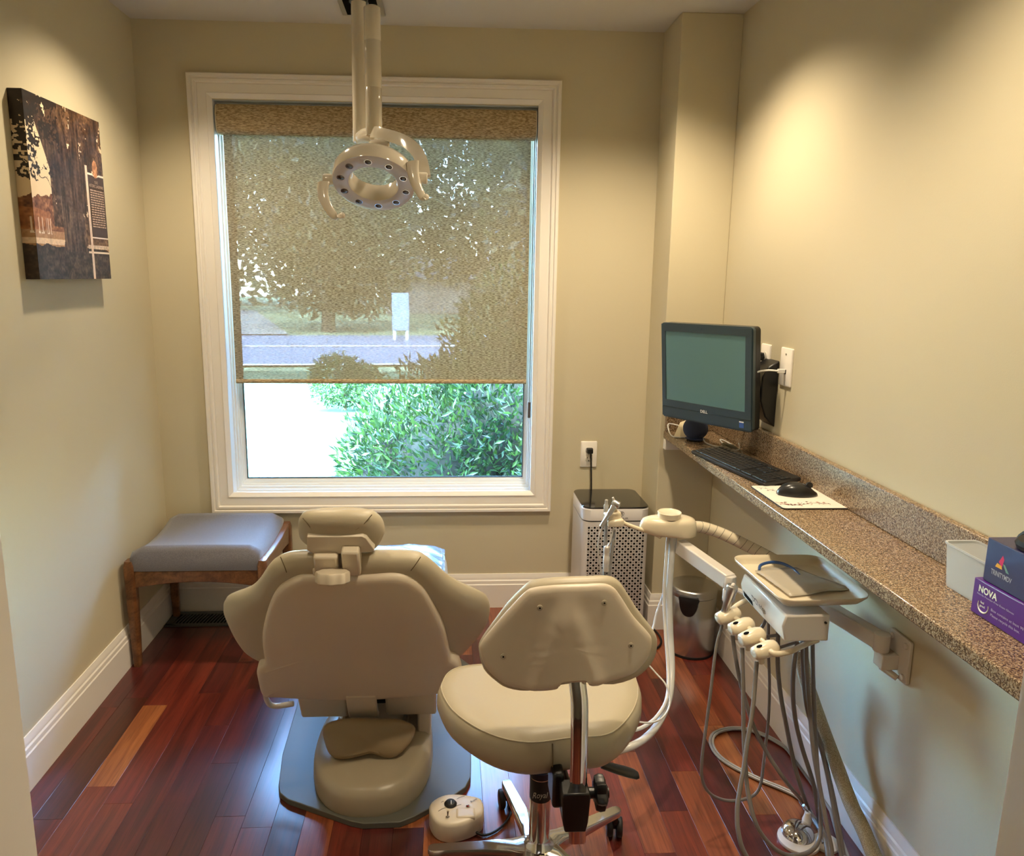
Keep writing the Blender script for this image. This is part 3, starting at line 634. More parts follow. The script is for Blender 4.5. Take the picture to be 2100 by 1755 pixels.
# mechanism under the seat
RX = at(1187, 1500, y=1.245).x
me = MB(); me.box((hx-.07, 1.42, .478), (hx+.07, 1.68, .505)); obj('seat_plate', me, black_pl, st, bevel=.006)
obj('back_bar', MB().tube([V((hx+.0, 1.50, .482)), V((hx+.005, 1.36, .476)), V((RX-.005, 1.28, .468)), V((RX, 1.262, .462))], .016, 10, 5), black_pl, st)
cl = MB(); zt, zb = at(1180, 1612, y=1.245).z, at(1180, 1690, y=1.245).z
cl.rings([[V((RX-.004+sx*a, 1.245+b, z)) for sx, b in ((-1, -.022), (1, -.022), (1, .022), (-1, .022))] for z, a in ((zb, .020), (zb+.02, .024), (zt-.01, .027), (zt, .026))])
clo = obj('clamp', cl, black_pl, st, bevel=.003)
cf = MB(); cf.box((RX-.043, 1.262, zb+.02), (RX-.02, 1.33, zt+.012)); obj('clamp_body', cf, black_pl, clo, bevel=.006)
kz = at(1230, 1625, y=1.25).z; kb_ = obj('knob_stem', MB().cyl((RX+.02, 1.25, kz), (RX+.062, 1.25, kz), .0105, 16), black_pl, clo)
kx = at(1231, 1625, y=1.25).x; km = MB(); ring = lambda x_, s_: [V((x_, 1.25+s_*.029*(1+.16*cos(6*2*pi*i/36))*cos(2*pi*i/36), kz+s_*.029*(1+.16*cos(6*2*pi*i/36))*sin(2*pi*i/36))) for i in range(36)]
km.rings([ring(kx-.012, .6), ring(kx-.010, .9), ring(kx-.002, 1), ring(kx+.007, .96), ring(kx+.011, .7)])
obj('knob', km, black_pl, clo)
# spine bar: follows the photo from below the clamp up behind the seat to the back panel
sp = [(1184, 1726), (1184, 1690), (1186, 1600), (1188, 1500), (1188, 1440), (1184, 1400), (1182, 1378)]
prs = []
for (x_, y_), yy in zip(sp, (1.245, 1.245, 1.245, 1.250, 1.260, 1.272, 1.280)):
    p = at(x_, y_, y=yy); prs.append(p)
rs = []
for p in spline(prs, 5):
    rs.append([p+V((a*.0163, b*.0065, 0)) for a, b in ((-1, -.3), (-.75, -1), (.75, -1), (1, -.3), (1, .3), (.75, 1), (-.75, 1), (-1, .3))])
obj('spine_bar', MB().rings(rs), chrome, st, smooth=60)
# back panel and cushion
SY = 1.262; SO = at(1160, 1310, y=SY); sn = V((0, -.97, .0)).normalized()
SO = V(SO); su, sv = V((1, 0, 0)), V((0, .06, 1)).normalized(); sn = V((0, -1, .06)).normalized()
ST = lambda u, v, d: SO+su*u+sv*v+sn*(d-(u*u)*1.2)
bpx = [(984, 1336), (987, 1319), (1009, 1291), (1043, 1252), (1077, 1217), (1096, 1207.5), (1131, 1203), (1165, 1201), (1199, 1200), (1240, 1199), (1260, 1207), (1275, 1226), (1300, 1265), (1328, 1296), (1338, 1313), (1335, 1340), (1321, 1363), (1297, 1384), (1250, 1400), (1212, 1405), (1200, 1397), (1160, 1399), (1148, 1402), (1138, 1412), (1084, 1415), (1043, 1409), (1019, 1394), (996, 1370)]
bo = spline([V(p) for p in pixb(bpx, lambda u: -u*u*1.2, SO, sn, su, sv)], 5, True)
def SPT(u, v, d):             # moulded ribs either side of the centre
    w_ = .030+.055*max(0, (.06-v))/.16
    e = max(0, min(1, (w_-abs(u-.002))/.022)); return ST(u, v, d+.008*e*min(1, max(0, (.085-v)/.05)))
grid = MB()
pn = MB().shell([(p.x, p.y) for p in bo], [(.002, 1, -.014), (0, 1, -.006), (.002, 1, -.001), (.007, 1, .002), (.0, .9, .003), (0, .8, .003), (0, .7, .003), (0, .6, .003), (0, .5, .003), (0, .4, .003), (0, .3, .003), (0, .2, .003), (0, .1, .003)], SPT)
bp_ = obj('back_panel', pn, shell_m, st, smooth=60)
for x_, y_ in ((1107, 1246), (1240, 1237), (1033, 1352), (1298, 1331)):
    p = on(x_, y_, SO, sn); u_, v_ = (p-SO).dot(su), (p-SO).dot(sv); c_ = ST(u_, v_, .002)
    scr = obj('screw', MB().cyl(c_, c_+sn*.003, .0055, 16, bev=.001), mat('beige_screw', srgb(190, 180, 160), .35), bp_)
    obj('screw_hole', MB().cyl(c_+sn*.0031, c_+sn*.0034, .0018, 8), hole_black, bp_)
cpx = [(p[0]+(p[0]-1160)*.028+3, p[1]-18*max(0, min(1, (1345-p[1])/90))) for p in bpx[:19]]+[(1200, 1396), (1140, 1402)]+[(p[0]+(p[0]-1160)*.03, p[1]-2) for p in bpx[24:]]
bo = spline([V(p) for p in pixb(cpx, lambda u: -u*u*1.2-.03, SO, sn, su, sv)], 3, True)
obj('back_cushion', MB().shell([(p.x, p.y) for p in bo], [(0, .5, -.062), (0, .8, -.06), (.016, 1, -.055), (.004, 1, -.045), (0, 1, -.033), (.001, 1, -.022), (.006, 1, -.013), (.016, 1, -.011), (0, .7, -.010)], ST), beige_vinyl, st, smooth=60)
# seat
zs = .588
seam_px = [(909, 1397), (906, 1418), (928, 1456), (972, 1489), (1023, 1512), (1080, 1522.5), (1131, 1519), (1180, 1512), (1233, 1509), (1267, 1494), (1297, 1458), (1308, 1424), (1304, 1395), (1290, 1376), (1240, 1364), (1160, 1361), (1080, 1361), (1000, 1362), (945, 1368), (920, 1380)]
so = spline([V((q.x, q.y)) for q in (at(x_, y_, z=zs) for x_, y_ in seam_px)], 3, True)
so = [(p.x, p.y) for p in so]; scx = sum(p[0] for p in so)/len(so); scy = sum(p[1] for p in so)/len(so)
def STT(u, v, d):
    return V((u, v, zs+d+.015*((v-scy)/.2)*0))
seat = obj('seat_cushion', MB().shell(so, [(0, .55, -.085), (.03, 1, -.084), (.012, 1, -.078), (-.002, 1, -.062), (-.010, 1, -.040), (-.009, 1, -.018), (-.003, 1, -.003), (.002, 1, .001), (.014, 1, .006), (0, .85, .010), (0, .6, .009), (0, .3, .006)], STT), beige_vinyl, st, smooth=70)
obj('piping', MB().tube([V((p[0], p[1], zs+.0005)) for p in [(scx+(a-scx)*1.001, scy+(b-scy)*1.001) for a, b in so[::2]]], .0016, 6, 2, closed=True), beige_vinyl, seat)
for x_ in (1133, 1193):
    a = at(x_, 1521, z=zs); obj('seam', MB().tube([V((a.x, a.y-.001, zs-.003)), V((a.x, a.y-.010, zs-.03)), V((a.x, a.y-.006, zs-.055)), V((a.x, a.y+.008, zs-.078))], .0011, 6, 4), seam, seat)
hl_ = [at(1240, 1570, y=1.5), at(1275, 1572, y=1.5), at(1300, 1577, y=1.5), at(1316, 1582, y=1.5)]
lv = MB(); rs = []
for p, a, b in zip(hl_, (.008, .014, .019, .012), (.008, .007, .007, .005)):
    rs.append([p+V((0, -.6*a*cos(2*pi*i/12), 0))+V((0, .3*a*cos(2*pi*i/12), b*sin(2*pi*i/12))) for i in range(12)])
rs = []
for x_, a in ((-.01, .012), (.02, .018), (.05, .020), (.068, .018), (.076, .010)):
    c_ = hl_[0]+V((x_, -.12*x_, -.25*x_)); rs.append([c_+V((0, a*1.0*cos(2*pi*i/14), .006*sin(2*pi*i/14))) for i in range(14)])
lv.rings(rs); lv.cyl(V((hx+.06, 1.5, .49)), hl_[0], .006, 10)
obj('height_lever', lv, black_pl, st)

# ------------------------------------------------------------------ bench
bw = wood('walnut_bench', srgb(88, 54, 30), srgb(138, 92, 54), .35, .3, sc=(14, 2, 14), seed=4)
bf = mat('grey_woven_upholstery', srgb(118, 116, 122), .85, sheen=.4, bump=(700, .5, .0012), var=(500, srgb(96, 94, 102)))
bn_ = thing('bench', (-.93, 2.87, 0), 'low wooden stool bench with grey fabric cushion in the left corner', 'bench')
x0, x1, y0, y1 = -1.190, -.672, 2.668, 3.125
zt = .405
def leg(cx, cy, z1, cant=1):
    mb = MB(); rs = []
    for z, a, b in ((0, .013, .014), (.10, .016, .017), (z1-.10, .020, .022), (z1-.02, .019, .025), (z1, .014, .020)):
        rs.append([V((cx+q[0], cy+q[1], z)) for q in rrect(-a, -b, a, b, min(a, b)*.55, 3)])
    return mb.rings(rs)
for cx, cy, z1 in ((x0+.014, y0+.02, .425), (x1-.014, y0+.02, .425), (x0+.014, y1-.02, .425), (x1-.014, y1-.02, .425)): obj('leg', leg(cx, cy, z1), bw, bn_, smooth=60)
for nm, a, b in (('rail', (x0+.03, y0+.008, 0), (x1-.03, y0+.030, 0)), ('rail', (x0+.03, y1-.030, 0), (x1-.03, y1-.008, 0))):
    mb = MB(); rs = []
    for k in range(11):
        t_ = k/10; x_ = a[0]+(b[0]-a[0])*t_; zb = .318+.022*(1-(2*t_-1)**2)
        rs.append([V((x_, a[1], zb)), V((x_, b[1], zb)), V((x_, b[1], .385)), V((x_, a[1], .385))])
    obj(nm, mb.rings(rs), bw, bn_, bevel=.003)
for cx in (x0+.014, x1-.014):
    mb = MB(); rs = []
    for k in range(11):
        t_ = k/10; y_ = y0+.03+(y1-y0-.06)*t_; zb = .335+.02*(1-(2*t_-1)**2); zu = .425-.012*(1-(2*t_-1)**2)
        rs.append([V((cx-.013, y_, zb)), V((cx+.013, y_, zb)), V((cx+.014, y_, zu)), V((cx-.014, y_, zu))])
    obj('side_rail', mb.rings(rs), bw, bn_, bevel=.005, seg=3)
cu_ = MB(); rs = []; n = 40
xs0, xs1 = x0+.022, x1-.026
for k in range(19):
    t_ = k/18; y_ = y0+.004+(y1-y0-.02)*t_; e = abs(2*t_-1); rnd_ = max(0, (e-.86)/.14)
    crown = .452+.030*(e**2.2)-.024*rnd_**2.2; ring = []
    for i in range(13):
        u_ = i/12; ex_ = abs(2*u_-1); ed = max(0, (ex_-.84)/.16)
        ring.append(V((xs0+(xs1-xs0)*u_, y_-.001*rnd_, crown-.020*ed**2.5+.0035*(1-ex_**2))))
    ins = .004*rnd_**2
    ring += [V((xs1+.004-ins, y_, .40)), V((xs1-ins, y_, .386)), V((xs0+ins, y_, .386)), V((xs0-.004+ins, y_, .40))]
    rs.append(ring)
obj('cushion', cu_.rings(rs), bf, bn_, smooth=70)
# floor register under the bench
rg = thing('floor_register', (-1.05, 3.06, 0), 'dark metal heating register in the floor under the bench', 'vent')
rgm = mat('dark_grey_register', srgb(82, 84, 80), .45)
gx0, gx1, gy0, gy1 = -1.195, -.80, 3.005, 3.14
fr_ = MB()
for a in ((gx0, gy0, gx1, gy0+.022), (gx0, gy1-.022, gx1, gy1), (gx0, gy0, gx0+.03, gy1), (gx1-.03, gy0, gx1, gy1)): fr_.box((a[0], a[1], 0), (a[2], a[3], .006))
obj('frame', fr_, rgm, rg, bevel=.002); obj('duct', MB().box((gx0+.02, gy0+.015, .0004), (gx1-.02, gy1-.015, .001)), hole_black, rg)
x_ = gx0+.04
while x_ < gx1-.04:
    obj('louver', MB().tube([V((x_-.006, gy0+.02, .004)), V((x_+.001, (gy0+gy1)/2, .005)), V((x_+.010, gy1-.02, .004))], .0028, 6, 3), rgm, rg); x_ += .0145
# ------------------------------------------------------------------ granite counter
gr = bpy.data.materials.new('brown_granite'); gr.use_nodes = True; n = gr.node_tree; L = n.links.new; b = n.nodes['Principled BSDF']
tc = n.nodes.new('ShaderNodeTexCoord'); vo = n.nodes.new('ShaderNodeTexVoronoi'); vo.inputs['Scale'].default_value = 520; L(tc.outputs['Object'], vo.inputs['Vector'])
nz = n.nodes.new('ShaderNodeTexNoise'); nz.inputs['Scale'].default_value = 190; nz.inputs['Detail'].default_value = 6; L(tc.outputs['Object'], nz.inputs['Vector'])
sp_ = n.nodes.new('ShaderNodeSeparateColor'); L(vo.outputs['Color'], sp_.inputs[0])
ad = n.nodes.new('ShaderNodeMath'); ad.operation = 'MULTIPLY_ADD'; L(nz.outputs['Fac'], ad.inputs[0]); ad.inputs[1].default_value = .9; 
m2 = n.nodes.new('ShaderNodeMath'); m2.operation = 'MULTIPLY_ADD'; L(sp_.outputs[0], m2.inputs[0]); m2.inputs[1].default_value = .55; m2.inputs[2].default_value = -.22; L(m2.outputs[0], ad.inputs[2])
r_ = n.nodes.new('ShaderNodeValToRGB'); e = r_.color_ramp.elements; e[0].position = .22; e[0].color = srgb(74, 58, 44); e[1].position = .80; e[1].color = srgb(184, 164, 132)
for p_, c_ in ((.36, srgb(84, 64, 48)), (.48, srgb(122, 100, 78)), (.58, srgb(150, 122, 88)), (.68, srgb(168, 148, 126))):
    q = e.new(p_); q.color = c_
L(ad.outputs[0], r_.inputs[0]); L(r_.outputs[0], b.inputs['Base Color']); b.inputs['Roughness'].default_value = .24; b.inputs['Coat Weight'].default_value = .12
CZ, CX = .865, .886
cn_ = thing('countertop', (1.0, 1.8, CZ-.03), 'long narrow speckled brown granite shelf counter along the right wall', 'counter')
obj('slab', MB().box((CX, .95, CZ-.031), (XR-.001, YP-.001, CZ)), gr, cn_, bevel=.004, seg=2)
obj('backsplash', MB().box((XR-.021, .95, CZ), (XR-.001, YP-.022, CZ+.100)), gr, cn_, bevel=.003)
obj('backsplash', MB().box((CX+.004, YP-.022, CZ), (XR-.001, YP-.001, CZ+.100)), gr, cn_, bevel=.003)
bk = MB(); bk.box((CX+.001, YP-.03, CZ-.075), (XR-.04, YP-.001, CZ-.032)); obj('bracket', bk, white_trim, cn_, bevel=.002)
bk = MB(); bk.box((XR-.03, 1.0, CZ-.075), (XR-.001, YP-.04, CZ-.032)); obj('bracket', bk, wall_m, cn_, bevel=.002)

# ------------------------------------------------------------------ all-in-one computer on a wall arm
mt = thing('computer', (.92, 2.5, .97), 'black all-in-one computer with a teal reflection painted on its screen, mounted above the granite counter', 'computer')
pTL, pBL = at(1353, 661, y=2.72), at(1359, 853, y=2.72); pTR, pBR = at(1541, 671, y=2.37), at(1544, 889, y=2.37)
mu = ((pTR-pTL)+(pBR-pBL)).normalized(); mv = ((pTL-pBL)+(pTR-pBR)).normalized(); mv = (mv-mu*mv.dot(mu)).normalized()
mo = (pTL+pBL+pTR+pBR)/4; MWd = ((pTR-pTL).length+(pBR-pBL).length)/2; MH = ((pTL-pBL).length+(pTR-pBR).length)/2
MF = frame(mo, mu, mv)      # +z towards the viewer
mz = V((MF[0][2], MF[1][2], MF[2][2]))
if mz.dot(EYE-mo) < 0: print('monitor frame flipped')
def plate(outl, z0, z1, F, m_, nm, par, bev=0, hole=None):
    return obj(nm, MB().rings([[F@V((a, b_, z)) for a, b_ in outl] for z in (z0, z1)]), m_, par, bevel=bev)
hw, hh = MWd/2, MH/2
mon_m = mat('dark_slate_plastic', srgb(50, 66, 74), .34, coat=.25, bump=(700, .04, .0003))
body = plate(rrect(-hw, -hh, hw, hh, .014), -.016, -.004, MF, mon_m, 'front_shell', mt)
plate(rrect(-hw+.001, -hh+.002, hw-.001, hh-.001, .014), -.044, -.0165, MF, black_pl, 'back_shell', mt, .003)
sx0, sx1, sy0, sy1 = -hw+.022, hw-.028, -hh+.068, hh-.030
bz = MB()      # bezel as four bars round the screen
bz.box((-hw+.004, sy1, -.004), (hw-.004, hh-.004, 0), MF); bz.box((-hw+.004, -hh+.042, -.004), (hw-.004, sy0, 0), MF)
bz.box((-hw+.004, sy0, -.004), (sx0, sy1, 0), MF); bz.box((sx1, sy0, -.004), (hw-.004, sy1, 0), MF)
obj('bezel', bz, mon_m, mt)
obj('chin', MB().box((-hw+.003, -hh+.006, -.004), (hw-.003, -hh+.041, -.0008), MF), mon_m, mt)
scr_m = mat('screen_teal_reflection', srgb(90, 130, 134), .22, coat=.5, spec=.6)  # base colour tinted teal to paint in the room's reflection
obj('screen', MB().box((sx0, sy0, -.0042), (sx1, sy1, -.003), MF), scr_m, mt)
obj('webcam', MB().cyl(MF@V((-.01, hh-.016, -.001)), MF@V((-.01, hh-.016, .0005)), .0035, 16), mat('lens', srgb(70, 80, 92), .1), mt)
text('lettering', 'DELL', print_white, mt, MF@V((0, -hh+.040, 0)), mu, mv, .0105, 'CENTER', wid=.032, bold=.02)
stk = obj('sticker', MB().box((hw-.050, -hh+.012, -.0009), (hw-.032, -hh+.034, .0002), MF), mat('blue_sticker', srgb(60, 96, 170), .4), mt)
obj('sticker_band', MB().box((hw-.050, -hh+.030, .0002), (hw-.032, -hh+.034, .0006), MF), print_white, stk)
# arm
wm = MB(); wq = [(0, -.12), (.036, -.085), (.055, -.03), (.055, .05), (.036, .085), (0, .105)]
wy0, wy1 = 2.400, 2.500; zc = 1.105
obj('wall_plate', MB().rings([[V((XR-.001-a, y_, zc+b_)) for a, b_ in wq] for y_ in (wy0, wy1)]), black_pl, mt, bevel=.004)
a0 = MF@V((.06, -.02, -.046)); ar = MB(); d_ = (V((XR-.06, 2.45, 1.09))-a0)
ar.box((0, -.019, -.02), (d_.length, .019, .02), frame(a0, d_, d_.cross(V((0, 0, 1))).cross(d_)))
obj('arm', ar, black_pl, mt, bevel=.004)
obj('vesa_plate', MB().box((.0, -.07, -.052), (.12, .05, -.044), MF), black_pl, mt, bevel=.002)

def wallplate(px0, py0, label, kind, yy=None):
    pass
# outlets: one rule - plate lies on its wall, local a along wall, b up
def outlet(nm, F, w_, h_, label, duplex=True, cat='outlet'):
    o_ = thing(nm, F@V((0, 0, 0)), label, cat)
    obj('cover_plate', MB().rings([[F@V((a, b_, z)) for a, b_ in rrect(-w_/2+i, -h_/2+i, w_/2-i, h_/2-i, .004)] for z, i in ((.0005, 0), (.004, 0), (.006, .002))]), mat('white_outlet', srgb(236, 230, 222), .35), o_)
    if duplex:
        for s_ in (-1, 1):
            rc = obj('receptacle', MB().lathe([(.017, .005), (.017, .0072), (.0165, .0075)], F@Matrix.Translation((0, s_*.0195, 0)), 24, sy=.82), mat('white_outlet2', srgb(228, 222, 212), .35), o_)
            hb_ = MB()
            for dx in (-.0065, .0065): hb_.box((dx-.001, s_*.0195+.001, .0076), (dx+.001, s_*.0195+.009, .0079), F)
            hb_.cyl(F@V((0, s_*.0195-.0085, .0076)), F@V((0, s_*.0195-.0085, .0079)), .0024, 10)
            obj('slots', hb_, hole_black, rc)
    obj('screw', MB().cyl(F@V((0, 0 if duplex else .042, .006)), F@V((0, 0 if duplex else .042, .0072)), .003, 12), mat('screw_metal', (.5, .5, .48, 1), .35, metal=1), o_)
    return o_
ob = at(1207, 931, y=YB); FO = frame(ob, (1, 0, 0), (0, 0, 1))
outlet('outlet', FO, .073, .117, 'white duplex wall outlet below the window right corner, above the air purifier')
pl = thing('power_plug', FO@V((0, .02, .01)), 'black plug with cord in the outlet on the back wall', 'plug')
pF = FO@Matrix.Translation((.002, .0195, 0))
obj('plug_body', MB().rings([[pF@V((a*s_, b_*s_-.004*(1-s_), z)) for a, b_ in rrect(-.014, -.012, .014, .011, .004)] for z, s_ in ((.008, 1), (.020, 1), (.032, .8))]), dark_rub, pl)
e0 = pF@V((.004, -.012, .022)); obj('cord', MB().tube([pF@V((.003, -.004, .024)), e0, e0+V((.003, 0, -.05)), e0+V((.006, -.004, -.14)), V((e0.x+.008, YB-.03, .50)), V((e0.x+.02, YB-.03, .2)), V((.72, YB-.035, .02))], .0035, 8, 8), dark_rub, pl)
p = at(1571, 735, x=XR); FR = frame(V((XR, 2.49, 1.195)), (0, 1, 0), (0, 0, 1))
if V((FR[0][2], 0, 0)).x > 0: FR = frame(V((XR, 2.49, 1.195)), (0, -1, 0), (0, 0, 1))
FRR = lambda y_, z_: frame(V((XR, y_, z_)), (0, -1, 0), (0, 0, 1))
outlet('outlet', FRR(2.508, 1.197), .073, .117, 'white duplex outlet half hidden behind the computer screen')
a2 = thing('power_adapter', (XR-.03, 2.51, 1.12), 'white boxy charger plugged in beside the computer wall mount', 'charger')
obj('adapter_body', MB().box((XR-.045, 2.555, 1.09), (XR-.010, 2.60, 1.175)), mat('white_outlet', srgb(236, 230, 222), .35), a2, bevel=.004)
a3 = thing('power_plug', (XR-.03, 2.5, 1.21), 'black plug in the outlet behind the computer screen', 'plug')
obj('plug_body', MB().box((XR-.050, 2.505, 1.198), (XR-.0085, 2.53, 1.226)), dark_rub, a3, bevel=.005)
obj('cord', MB().tube([V((XR-.048, 2.52, 1.21)), V((XR-.09, 2.54, 1.205)), V((XR-.12, 2.60, 1.15))], .004, 8, 5), dark_rub, a3)
F3 = FRR(2.348, 1.195)
o3 = outlet('wall_plate', F3, .082, .124, 'white network wall plate to the right of the black wall mount', duplex=False)
obj('jack', MB().box((-.008, -.022, .0058), (.008, -.008, .0066), F3), hole_black, o3)
cb = thing('network_cable', F3@V((0, -.01, .01)), 'short white network cable from the wall plate to the computer', 'cable')
ca = F3@V((0, -.013, .006)); obj('plug_body', MB().box((-.006, -.020, .0068), (.006, -.006, .030), F3), hose_white, cb, bevel=.002)
obj('cord', MB().tube([F3@V((0, -.013, .026)), F3@V((-.012, -.012, .055)), F3@V((-.04, -.022, .082)), F3@V((-.075, -.05, .098))], .0032, 8, 6), hose_white, cb)

# ------------------------------------------------------------------ keyboard
kp = [at(1414, 927, z=CZ+.006), at(1497, 907, z=CZ+.02), at(1648, 972, z=CZ+.02), at(1560, 994, z=CZ+.006)]
ko = kp[0]; ku = (kp[3]-kp[0]); KL = .437; ku.z = 0; ku.normalize(); kv = V((0, 0, 1)).cross(ku)
if kv.x < 0: kv = -kv
KW = .128; til = radians(5)
kvt = (kv*cos(til)+V((0, 0, sin(til)))).normalized()
KF = frame(V((ko.x+.005, ko.y, CZ+.001)), ku, kvt)
if KF[2][2] < 0: KF = Matrix(((KF[0][0], KF[0][1], -KF[0][2], KF[0][3]), (KF[1][0], KF[1][1], -KF[1][2], KF[1][3]), (KF[2][0], KF[2][1], -KF[2][2], KF[2][3]), (0, 0, 0, 1)))
kb = thing('keyboard', KF@V((.2, .06, 0)), 'black full-size keyboard lying on the counter under the computer', 'keyboard')
obj('case', MB().rings([[KF@V((a, b_, z)) for a, b_ in rrect(i, i, KL-i, KW-i, .006)] for z, i in ((0, .002), (.003, 0), (.010, 0), (.0125, .002))]), black_pl, kb)
obj('foot', MB().box((.02, KW-.03, -.0078), (KL-.02, KW-.018, .001), KF), black_pl, kb)
key_m = mat('black_keys', srgb(24, 24, 26), .42)
U = .0186
def key(x_, y_, w_=1, h_=1):
    a, c_ = x_+.0012, x_+w_*U-.0012; b_, d_ = y_+.0012, y_+h_*U*.92-.0012
    mb = MB(); mb.rings([[KF@V(q) for q in ((a+i, b_+i, z), (c_-i, b_+i, z), (c_-i, d_-i, z), (a+i, d_-i, z))] for z, i in ((.0125, 0), (.0148, .0004), (.0155, .0016))])
    obj('key', mb, key_m, kb, smooth=0)
RY = U*.92; kx0, ky0 = .014, .010
rows = [([1.25]*3+[6.25]+[1.25]*4, 0), ([2.25]+[1]*10+[2.75], 1), ([1.75]+[1]*11+[2.25], 2), ([1.5]+[1]*12+[1.5], 3), ([1]*13+[2], 4)]
for ws, ri in rows:
    x_ = kx0
    for w_ in ws: key(x_, ky0+ri*RY, w_); x_ += w_*U
for i in range(13): key(kx0+i*U*1.155, ky0+5*RY+.004, 1, .85)
nx0 = kx0+15*U+.005
for i in range(3):
    key(nx0+i*U, ky0, 1); key(nx0+i*U, ky0+3*RY); key(nx0+i*U, ky0+4*RY); key(nx0+i*U, ky0+5*RY+.004, 1, .85)
key(nx0+U, ky0+RY)
px0 = nx0+3*U+.005
for j in range(5):
    for i in range(4):
        if (i == 3 and j in (0, 2)) or (j == 0 and i == 1): continue
        key(px0+i*U, ky0+j*RY, 2 if (j == 0 and i == 0) else 1, 2.05 if (i == 3 and j in (1,)) else 1) if not (i == 3 and j == 1) else key(px0+i*U, ky0, 1, 2.05)

# ------------------------------------------------------------------ mouse pad and mouse
pq = [at(x_, y_, z=CZ+.003) for x_, y_ in ((1541, 996), (1606, 1043), (1750, 1042), (1672, 996))]
po, pu, pv = pq[1], (pq[2]-pq[1]), (pq[0]-pq[1]); PW, PH = .206, .222
PF = frame(V((po.x, po.y, CZ+.0005)), (1, -.01, 0), (0, 1, 0))
pad_m = mat('cream_pad', srgb(232, 224, 212), .6)
pad = obj('mouse_pad', MB().rings([[PF@V((a, b_, z)) for a, b_ in rrect(0, 0, PW, PH, .010)] for z in (0, .003)]), mat('black_pad_base', srgb(20, 20, 22), .7))
tag(pad, 'cream mouse pad with a printed blossom branch on the counter', 'mouse pad')
obj('pad_top', MB().rings([[PF@V((a, b_, z)) for a, b_ in rrect(.0015, .0015, PW-.0015, PH-.0015, .009)] for z in (.003, .0036)]), pad_m, pad)
rr = random.Random(9); br_ = MB(); fl = MB(); pts = [V((.02, .035, .0038)), V((.06, .03, .0038)), V((.10, .045, .0038)), V((.15, .038, .0038))]
def flat_stroke(mb, a, b_, w_):
    d_ = (b_-a); s_ = V((-d_.y, d_.x, 0)).normalized()*w_; mb.add([PF@q for q in (a-s_, b_-s_*.6, b_+s_*.6, a+s_)], [(0, 1, 2, 3)])
def petal(mb, c_, r_): mb.add([PF@(c_+V((r_*cos(k*pi/4)*rr.uniform(.7, 1.2), r_*sin(k*pi/4)*rr.uniform(.7, 1.2), .0001))) for k in range(8)], [tuple(range(8))])
P_ = spline(pts, 6)
for a, b_ in zip(P_, P_[1:]): flat_stroke(br_, a, b_, .0008)
for k in range(46):
    a = rr.choice(P_); b_ = a+V((rr.uniform(-.016, .016), rr.uniform(-.008, .02), 0)); flat_stroke(br_, a, b_, .0004); petal(fl if k % 3 else br_, b_, rr.uniform(.0012, .004))
P2 = spline([V((.02, .20, .0038)), V((.05, .17, .0038)), V((.055, .13, .0038))], 5)
for a, b_ in zip(P2, P2[1:]): flat_stroke(br_, a, b_, .0007)
for k in range(16):
    a = rr.choice(P2); b_ = a+V((rr.uniform(-.014, .014), rr.uniform(-.01, .012), 0)); flat_stroke(br_, a, b_, .0004); petal(br_, b_, rr.uniform(.001, .003))
obj('branch_print', br_, mat('brown_print', srgb(84, 66, 58), .6), pad, smooth=0); obj('blossom_print', fl, mat('red_print', srgb(138, 66, 54), .6), pad, smooth=0)
c_ = at(1636, 1010, z=CZ+.012); ms = thing('mouse', (c_.x, c_.y, CZ+.004), 'black computer mouse resting on the cream mouse pad', 'mouse')
th = radians(-96); mf = Matrix.Translation((c_.x, c_.y+.005, CZ+.0045))@Matrix.Rotation(th, 4, 'Z')
rs = []
for k in range(15):
    t_ = k/14; y_ = -.055+.11*t_; wd = .031*(sin(pi*min(max(t_, .02), .98))**.42)*(1-.12*abs(t_-.5)); hgt = .037*(sin(pi*(min(max(t_, .02), .97)**.8))**.6)
    rs.append([mf@V((wd*math.copysign(abs(cos(a_))**.8, cos(a_)), y_, hgt*max(0, sin(a_))**.75 if sin(a_) > 0 else 0)) for a_ in [2*pi*i/24 for i in range(24)]])
mbod = obj('body', MB().rings(rs), mat('satin_black', srgb(26, 27, 30), .3, coat=.2), ms, smooth=70)
obj('wheel', MB().cyl(mf@V((-.003, .033, .029)), mf@V((.003, .033, .029)), .009, 16), dark_rub, ms)

# ------------------------------------------------------------------ round blue speaker, its cord, cream card stand
spc = at(1424, 873, y=2.76); sp_ = thing('smart_speaker', (spc.x, 2.76, CZ), 'dark blue round fabric speaker on the counter under the computer', 'speaker')
R_ = .047; obj('body', MB().lathe([(R_*.62, .003), (R_*.80, .008)]+[(R_*cos(a), .047+R_*.94*sin(a)) for a in [radians(q) for q in range(-52, 91, 12)]], Matrix.Translation((spc.x, 2.745, CZ)), 40, cap=(True, True)), mat('blue_fabric', srgb(56, 66, 98), .8, bump=(900, .6, .001)), sp_, smooth=70)
obj('base_ring', MB().lathe([(R_*.58, 0), (R_*.64, .001), (R_*.64, .004)], Matrix.Translation((spc.x, 2.745, CZ+.0003)), 32), dark_rub, sp_)
cd = obj('speaker_cord', MB().tube([V((.992, 2.78, CZ+.02)), V((.975, 2.69, CZ+.004)), V((1.0, 2.62, CZ+.0035)), V((1.03, 2.66, CZ+.0035)), V((1.05, 2.74, CZ+.0035)), V((1.06, 2.70, CZ+.004)), V((1.055, 2.60, CZ+.0035)), V((1.02, 2.56, CZ+.0035)), V((1.045, 2.54, CZ+.012)), V((1.066, 2.60, CZ+.02))], .0026, 8, 8), hose_white)
tag(cd, 'thin white cord looping on the counter beside the blue speaker', 'cord')
bn2 = MB()
